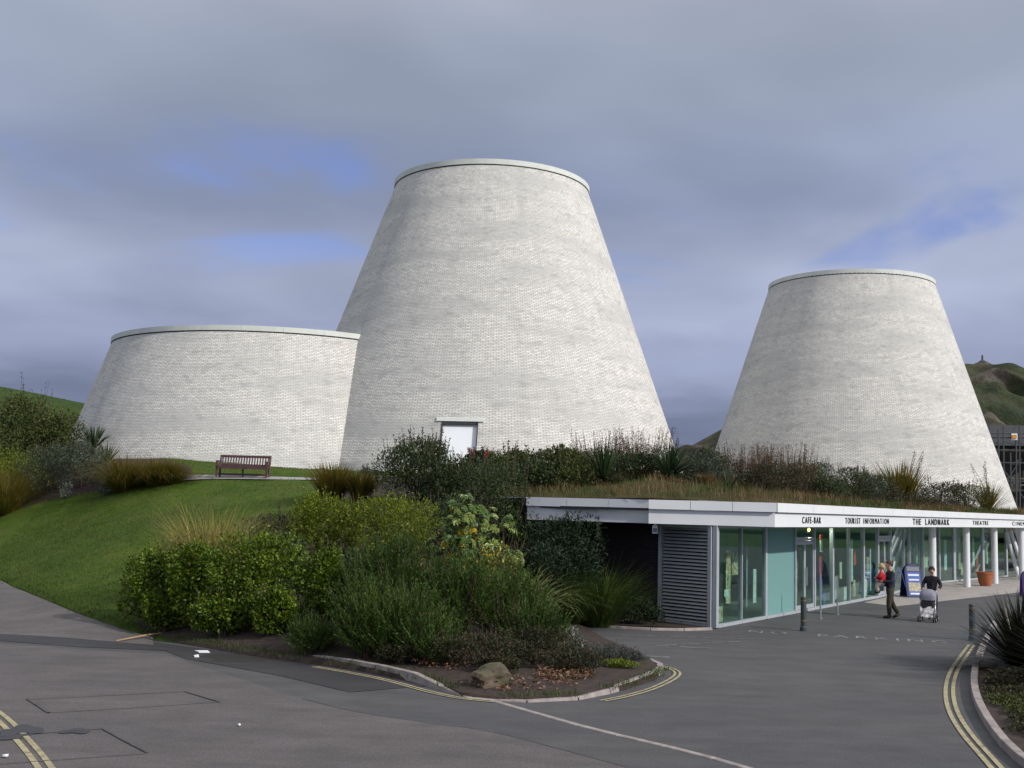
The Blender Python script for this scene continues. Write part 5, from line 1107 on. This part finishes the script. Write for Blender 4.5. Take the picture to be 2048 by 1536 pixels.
# rosemary mass
rosemary(575, 24.9, 1190, 85, 'small rosemary at the gutter in front of the hedge', n=230)
rosemary(795, 25.0, 1060, 200, 'tallest rosemary mass at the middle of the bed', n=900)
rosemary(735, 23.6, 1145, 115, 'rosemary leaning out over the kerb beside the hedge', n=420)
rosemary(800, 22.8, 1165, 220, 'broad rosemary at the front kerb', n=850)
rosemary(930, 24.2, 1110, 200, 'rosemary below the fatsia', n=800)
rosemary(1035, 24.6, 1130, 150, 'rosemary with bare brown twigs at the right of the bed', n=600)
rosemary(1070, 23.0, 1205, 110, 'short rosemary behind the trailing cover', n=380)
rosemary(625, 23.2, 1255, 85, 'low rosemary spilling to the gutter', n=330)
o = empty('dead_branch', spot(1010, 23.6, 1195, 60)[0], 0, 'spray of bare brown twigs sticking out of the rosemary', 'branch'); mb = MB()
for i in range(22):
    a_ = rng.random() * 6.28; e = np.array([1.1 * math.cos(a_) * rng.random(), -.45 - .3 * rng.random(), .5 + .75 * rng.random()]); mb.tube([(0, 0, .1), e * np.array([.6, .8, .55]), e], [.012, .008, .003], 4, False)
mb.build('twigs', 'twig', o)['kind'] = 'stuff'
# under the wall
shrub(1128, 31.8, 1022, 130, 'leaf_yew', 'very dark conifer-like bush against the brick wall', n=9500, leaf=(.13, .03), k=9, twigs=0, up=.25)
shrub(1085, 30.5, 1080, 110, 'leaf_yew', 'dark bush between the strap plant and the brick wall', n=5500, leaf=(.12, .03), k=7, twigs=0)
clump(1130, 30.6, 1128, 130, 'blade_green', 'arching green daylily clump nearer the rosemary', n=700, w=.02, lean=(.1, 1.0), droop=(.6, 1.7), base=.4)
clump(1200, 31.2, 1125, 120, 'blade_green', 'arching green daylily clump nearer the louvre', n=700, w=.02, lean=(.1, 1.0), droop=(.6, 1.7), base=.4, zb=.04)
shrub(1262, 31.9, 1192, 110, 'leaf_yew', 'low dark creeping shrub at the foot of the brick wall', n=3200, leaf=(.07, .03), k=6, deep=.5, zb=.04)
# front cover
shrub(960, 21.6, 1262, 190, 'leaf_cover', 'dark trailing cover behind the boulder', name='trailing_shrub', n=4600, leaf=(.045, .022), k=8, deep=.7)
shrub(1080, 22.2, 1252, 190, 'leaf_cover', 'wiry trailing cover at the right of the bed', name='trailing_shrub', n=5000, leaf=(.045, .02), k=8, deep=.7)
shrub(870, 21.9, 1290, 110, 'leaf_cover', 'dark trailing cover with dead leaves by the front kerb', name='trailing_shrub', n=2600, leaf=(.045, .022), k=6, deep=.6)
rosemary(1210, 23.2, 1288, 130, 'greyish lavender at the tip of the bed', 'leaf_lavender', n=330, sprig=.20, name='lavender', needles=18)
rosemary(1265, 23.5, 1310, 60, 'small greyish lavender at the rounded kerb', 'leaf_lavender', n=120, sprig=.16, name='lavender', needles=16)
shrub(1140, 24.2, 1255, 60, 'leaf_silver', 'pale silvery bush behind the trailing cover', n=900, leaf=(.06, .03), k=4)
# --- roof garden
shrub(965, 43.0, 898, 90, 'leaf_dark', 'dark evergreen bush on the roof below the tower doorway', n=4500, leaf=(.10, .045), k=7, roof=True)
shrub(1030, 41.0, 894, 110, 'leaf_olive', 'olive green bush at the left of the roof garden', n=5500, leaf=(.10, .045), k=8, roof=True)
shrub(1125, 40.5, 892, 120, 'leaf_olive', 'dense olive hedge bush beside the yucca on the roof', n=6500, leaf=(.10, .045), k=8, roof=True)
shrub(1080, 39.0, 918, 110, 'leaf_dark', 'lower dark hedge bush above the roof meadow', n=4500, leaf=(.10, .045), k=7, roof=True)
stalky(1195, 43.0, 858, 110, 'seed_brown', 'brown seeding stalks left of the yuccas', n=110, roof=True)
stalky(1285, 43.0, 850, 120, 'seed_brown', 'tallest brown seeding stalks between the two yuccas', n=130, roof=True)
spiky(1208, 39.6, 878, 95, 'blade_yucca', 'dark green yucca beside the roof hedge', n=230, w=.07, roof=True, spread=1.7, droop=.55, trunk=.12, cat='yucca', name='yucca')
spiky(1340, 39.6, 876, 110, 'blade_yucca', 'dark green yucca between the seeding stalks and the grey shrub', n=240, w=.07, roof=True, spread=1.7, droop=.55, trunk=.12, cat='yucca', name='yucca')
shrub(1275, 40.4, 905, 100, 'leaf_dark', 'dark bush low between the two large yuccas', n=3500, leaf=(.09, .035), k=6, roof=True)
shrub(1410, 42.5, 896, 100, 'leaf_greygreen', 'grey-green shrub beside the rust-brown stalks', n=5000, leaf=(.08, .03), k=7, roof=True, twigs=10)
stalky(1490, 44.0, 880, 110, 'seed_rust', 'rust-brown seeding stalks before the right tower', n=150, roof=True, basemat='leaf_cover')
stalky(1570, 45.0, 882, 110, 'seed_rust', 'rust-brown seeding stalks nearer the tower middle', n=150, roof=True, basemat='leaf_cover')
spiky(1456, 40.4, 928, 58, 'blade_yucca', 'small pale yucca in front of the rust-brown stalks', n=60, w=.05, roof=True, spread=1.4, droop=.3, cat='yucca', name='yucca')
shrub(1635, 47.0, 920, 70, 'leaf_greygreen', 'bluish shrub beside the rust-brown stalks', n=3000, leaf=(.08, .026), k=6, roof=True, twigs=14, up=.7)
shrub(1700, 48.0, 930, 90, 'leaf_dark', 'dark bluish shrub before the right tower', n=4000, leaf=(.08, .03), k=7, roof=True, twigs=14, up=.7)
shrub(1660, 44.5, 950, 70, 'leaf_dark', 'low dark shrub on the meadow slope', n=2500, leaf=(.08, .03), k=5, roof=True)
shrub(1755, 50.0, 955, 100, 'leaf_cover', 'low brownish shrub beside the orange flax', n=3500, leaf=(.08, .035), k=6, roof=True)
clump(1800, 52.0, 934, 95, 'blade_rust', 'orange-green flax with flower stalks on the roof', n=300, w=.055, lean=(0, .8), droop=(.1, .5), roof=True, name='flax_plant', cat='plant')
spiky(1812, 52.5, 938, 60, 'blade_rust', 'flax with tall seed stalks before the right tower', n=40, w=.055, roof=True, spread=.8, droop=.3, stalks=3, name='flax_plant')
shrub(1880, 55.0, 960, 110, 'leaf_cover', 'low brown-green shrub beyond the orange flax', n=4000, leaf=(.09, .035), k=7, roof=True)
shrub(1935, 59, 965, 80, 'leaf_olive', 'low olive shrub beside the last flax', n=3000, leaf=(.09, .035), k=6, roof=True)
spiky(1975, 60, 955, 95, 'blade_rust', 'last olive flax at the right end of the roof', n=110, w=.07, roof=True, spread=1.1, droop=.3, stalks=3, name='flax_plant')
shrub(750 + 1080, 50.5, 985, 110, 'leaf_cover', 'flat brown tussock cover at the roof edge', n=2600, leaf=(.08, .03), k=6, roof=True)

shrub(330, 26.3, 1175, 80, 'leaf_laurel', 'low skirt of the end hedge bush beside the lawn', name='hedge_bush', n=2600, leaf=(.085, .046), k=5, deep=.6)
shrub(550, 24.6, 1170, 95, 'leaf_laurel', 'low leafy skirt of the largest hedge bush', name='hedge_bush', n=3000, leaf=(.085, .046), k=5, deep=.6)
rosemary(735, 22.5, 1210, 110, 'low rosemary right behind the raised kerb', n=300)
rosemary(860, 21.9, 1235, 110, 'low rosemary beside the trailing cover', n=300)
shrub(1020, 39.0, 925, 120, 'leaf_dark', 'dark rounded bush at the left edge of the roof meadow', n=4500, leaf=(.09, .04), k=7, roof=True)
shrub(1150, 39.2, 915, 90, 'leaf_olive', 'olive bush in front of the first yucca', n=3500, leaf=(.09, .04), k=6, roof=True)
shrub(1390, 41.5, 915, 80, 'leaf_greygreen', 'small grey-green bush right of the second yucca', n=3200, leaf=(.08, .03), k=6, roof=True)
shrub(1530, 43.0, 925, 120, 'leaf_cover', 'brown low scrub at the foot of the rust stalks', n=4200, leaf=(.08, .03), k=7, roof=True)
shrub(1605, 45.5, 920, 80, 'leaf_olive', 'olive scrub between rust stalks and bluish shrub', n=3200, leaf=(.08, .03), k=6, roof=True)
shrub(1735, 48.5, 945, 80, 'leaf_greygreen', 'grey-green scrub left of the orange flax', n=3000, leaf=(.08, .03), k=6, roof=True)
clump(1290, 40.0, 935, 90, 'blade_dry', 'dry brown tussock below the two yuccas', n=420, w=.014, roof=True)
clump(1410, 40.2, 945, 70, 'blade_dry', 'dry brown tussock below the grey-green bush', n=360, w=.014, roof=True)
# --- bed on the right with dark flax
RB = [onz(*q)[:2] for q in [(1985, 1262), (1972, 1300), (1957, 1350), (1958, 1390), (1973, 1430), (2012, 1490), (2068, 1540), (2140, 1588)]]
sheet('planting_bed', RB + [np.array([11.5, 10.5]), np.array([17, 12]), np.array([19, 30]), np.array([14.5, 31.5])], .05, 'soil', kind='structure')
spiky(2040, 24.6, 1170, 200, 'blade_dark', 'dark bronze spiky flax at the corner of the court', n=520, w=.075, spread=1.6, droop=.6, zb=.05, name='flax_plant')
spiky(2110, 23.6, 1150, 200, 'blade_dark', 'second dark bronze flax behind the corner one', n=420, w=.075, spread=1.6, droop=.6, zb=.05, name='flax_plant')
spiky(2200, 21.5, 1120, 220, 'blade_dark', 'dark bronze flax further along the kerb of the corner bed', n=200, w=.06, spread=1.4, droop=.35, zb=.05, name='flax_plant')
shrub(2035, 22.0, 1335, 120, 'leaf_cover', 'dark low cover under the corner flax', name='trailing_shrub', n=3200, leaf=(.045, .022), k=7, zb=.05)
shrub(2110, 17.0, 1470, 160, 'leaf_cover', 'brown cover at the near end of the corner bed', name='trailing_shrub', n=3600, leaf=(.045, .022), k=7, zb=.05)
shrub(2030, 20.6, 1385, 120, 'leaf_cover', 'low brown and green cover on the corner bed', name='trailing_shrub', n=3000, leaf=(.045, .022), k=7, zb=.05)
shrub(2075, 18.6, 1450, 110, 'leaf_olive', 'low olive cover beside the kerb of the corner bed', name='trailing_shrub', n=2600, leaf=(.045, .022), k=7, zb=.05)
shrub(1150, 21.5, 1300, 120, 'leaf_cover', 'low trailing cover near the rounded tip of the bed', name='trailing_shrub', n=3000, leaf=(.045, .022), k=7, deep=.6)
shrub(1240, 22.3, 1330, 80, 'leaf_lime', 'low green weeds inside the rounded kerb', name='weed_patch', n=1600, leaf=(.05, .02), k=6, deep=.6, twigs=4, stemn=3)
shrub(800, 21.9, 1288, 100, 'leaf_cover', 'low cover tucked under the front rosemary', name='trailing_shrub', n=2400, leaf=(.045, .022), k=6, deep=.6)
shrub(1000, 21.0, 1310, 90, 'leaf_cover', 'low cover directly behind the boulder', name='trailing_shrub', n=2000, leaf=(.045, .022), k=6, deep=.5)
shrub(2050, 19.6, 1400, 130, 'leaf_olive', 'olive cover in the middle of the corner bed', name='trailing_shrub', n=3200, leaf=(.045, .022), k=7, zb=.05)
shrub(2000, 21.6, 1350, 70, 'leaf_cover', 'dark cover hugging the curved kerb below the flax', name='trailing_shrub', n=1800, leaf=(.045, .022), k=6, zb=.05)
shrub(2085, 17.8, 1470, 120, 'leaf_cover', 'dark cover by the kerb at the near end of the corner bed', name='trailing_shrub', n=2600, leaf=(.045, .022), k=6, zb=.05)
o = empty('bark_log', onz(2030, 1347, .06), R(12), 'dead brown branch lying under the dark flax', 'branch'); MB().tube([(-.4, 0, .04), (0, .03, .09), (.5, -.02, .05)], [.03, .05, .03], 7).build('branch', 'twig_pale', o)

# --- loose cover: fallen leaves, meadow tufts, lawn-edge grass (uncountable)
def scatter_leaves(name, P, mat, ln=(.06, .11), flat=.3):
    n = len(P); d = unit(rdir(n) * np.array([1, 1, flat])); s = ln[0] + (ln[1] - ln[0]) * rng.random(n)
    ob = tri_part(name, leaf_geo(P, d, unit(np.array([0, 0, 1.]) + rdir(n) * .4), s, s * .55), mat, None); ob['kind'] = 'stuff'; return ob
def px_scatter(n, boxes, z=.10):
    out = []
    for (cx0, cy0, rx, ry, w_) in boxes:
        k = int(n * w_); t = rng.random(k) * 6.28; q = np.sqrt(rng.random(k))
        for a, b in zip(t, q):
            h = hit(cx0 + rx * b * math.cos(a), cy0 + ry * b * math.sin(a)); out.append((h[0], h[1], float(bank_z(h[0], h[1])) + z * rng.random()))
    return np.array(out)
tag(scatter_leaves('fallen_leaves', px_scatter(1200, [(900, 1320, 90, 22, .35), (1130, 1352, 60, 12, .35), (840, 1318, 50, 10, .15), (1040, 1372, 120, 14, .15)]), 'leaf_dead'), 'curled brown fallen leaves on the soil of the bed', 'leaves')
q = onz(1190, 1240, .05); P = np.stack([q[0] + rng.normal(size=260) * .9, q[1] + .3 + rng.normal(size=260) * .22, .05 + .05 * rng.random(260)], 1)
tag(scatter_leaves('fallen_leaves', P, 'leaf_dead'), 'brown fallen leaves along the foot of the brick wall', 'leaves')
def tufts(name, base, h, mat, w=.012, lean=.7, droop=1.0, seg=3):
    n = len(base); ob = tri_part(name, blade_geo(base, rng.random(n) * 6.28, lean * rng.random(n), h * (.6 + .8 * rng.random(n)), np.full(n, w), droop * rng.random(n), seg), mat, None); ob['kind'] = 'stuff'; return ob
n = 46000; u = rng.integers(0, 240, n); tq_ = rng.random(n) ** 1.2 * .42; a_ = ROOF_A[u] * (1 - tq_)[:, None] + ROOF_B[u] * tq_[:, None] + rng.normal(size=(n, 2)) * .08
cl = vnoise(a_[:, 0], a_[:, 1], 1.1, 9) + .5 * rng.normal(size=n); ok = (cl > -.25) & (poly_dist(a_[:, 0], a_[:, 1], RF) > .12); a_ = a_[ok]; base_ = np.c_[a_, roof_z(a_[:, 0], a_[:, 1]) - .02]
half = vnoise(a_[:, 0], a_[:, 1], 1.8, 4) > .05
tag(tufts('meadow_grass', base_[half], .30, 'blade_dry', .014), 'dry brown meadow grass on the pavilion roof', 'grass'); tag(tufts('meadow_grass', base_[~half], .22, 'blade_green', .014), 'green meadow grass on the pavilion roof', 'grass')
# short lawn blades, thicker towards the near edge
sel = GF[~inb]; cc = GV[sel].mean(1); vis = (cc[:, 1] < 54) & (cc[:, 0] > -19) & (cc[:, 0] < -3.5); sel = sel[vis]; n = 60000
pk = rng.integers(0, len(sel), n); uu = rng.random((n, 2)); A_, B_, C_, D_ = (GV[sel[pk, k]] for k in range(4)); base_ = (A_ * (1 - uu[:, :1]) + B_ * uu[:, :1]) * (1 - uu[:, 1:]) + (D_ * (1 - uu[:, :1]) + C_ * uu[:, :1]) * uu[:, 1:]
tag(tufts('lawn_grass', base_, .055, 'blade_lawn', .014, .9, .6, 2), 'short mown grass blades of the sloping lawn', 'grass')
# rough grass and weeds along the bed edges
ed = resample(np.array([e[:2] for e in EDGE[2:]]), 900); n = 5000; k = rng.integers(0, 900, n); base_ = ed[k] + rng.normal(size=(n, 2)) * .10 + np.array([.05, .16]); base_ = np.c_[base_, bank_z(base_[:, 0], base_[:, 1]) - .01]; kp = (vnoise(ed[k, 0], ed[k, 1], .8, 2) > -.1) | (ed[k, 0] > 2.4)
tag(tufts('edge_grass', base_[kp], .09, 'blade_green', .010), 'rough green grass and weeds along the bed edge', 'grass')
# pink flowers on the shrub below the doorway
o = empty('flowering_spray', (atY(945, 905, 35.2)[0], 35.2, ground_z(-1.2, 35.2)), 0, 'spray of pink flowers in front of the white doorway', 'flowers'); zt = atY(945, 905, 35.2)[2] - o.location.z
mb = MB(); gp = []
for i in range(9):
    e = np.array([(rng.random() - .5) * .9, (rng.random() - .5) * .3, zt * (.93 + .12 * rng.random())]); mb.tube([(0, 0, 0), e * np.array([.5, .5, .6]), e], [.012, .009, .004], 4, False); kk = 14; gp.append(leaf_geo(e + rdir(kk) * .05, rdir(kk), rdir(kk), np.full(kk, .05), np.full(kk, .035)))
mb.build('stems', 'twig', o); tri_part('petals', merge(gp), 'flower_pink', o)['kind'] = 'stuff'
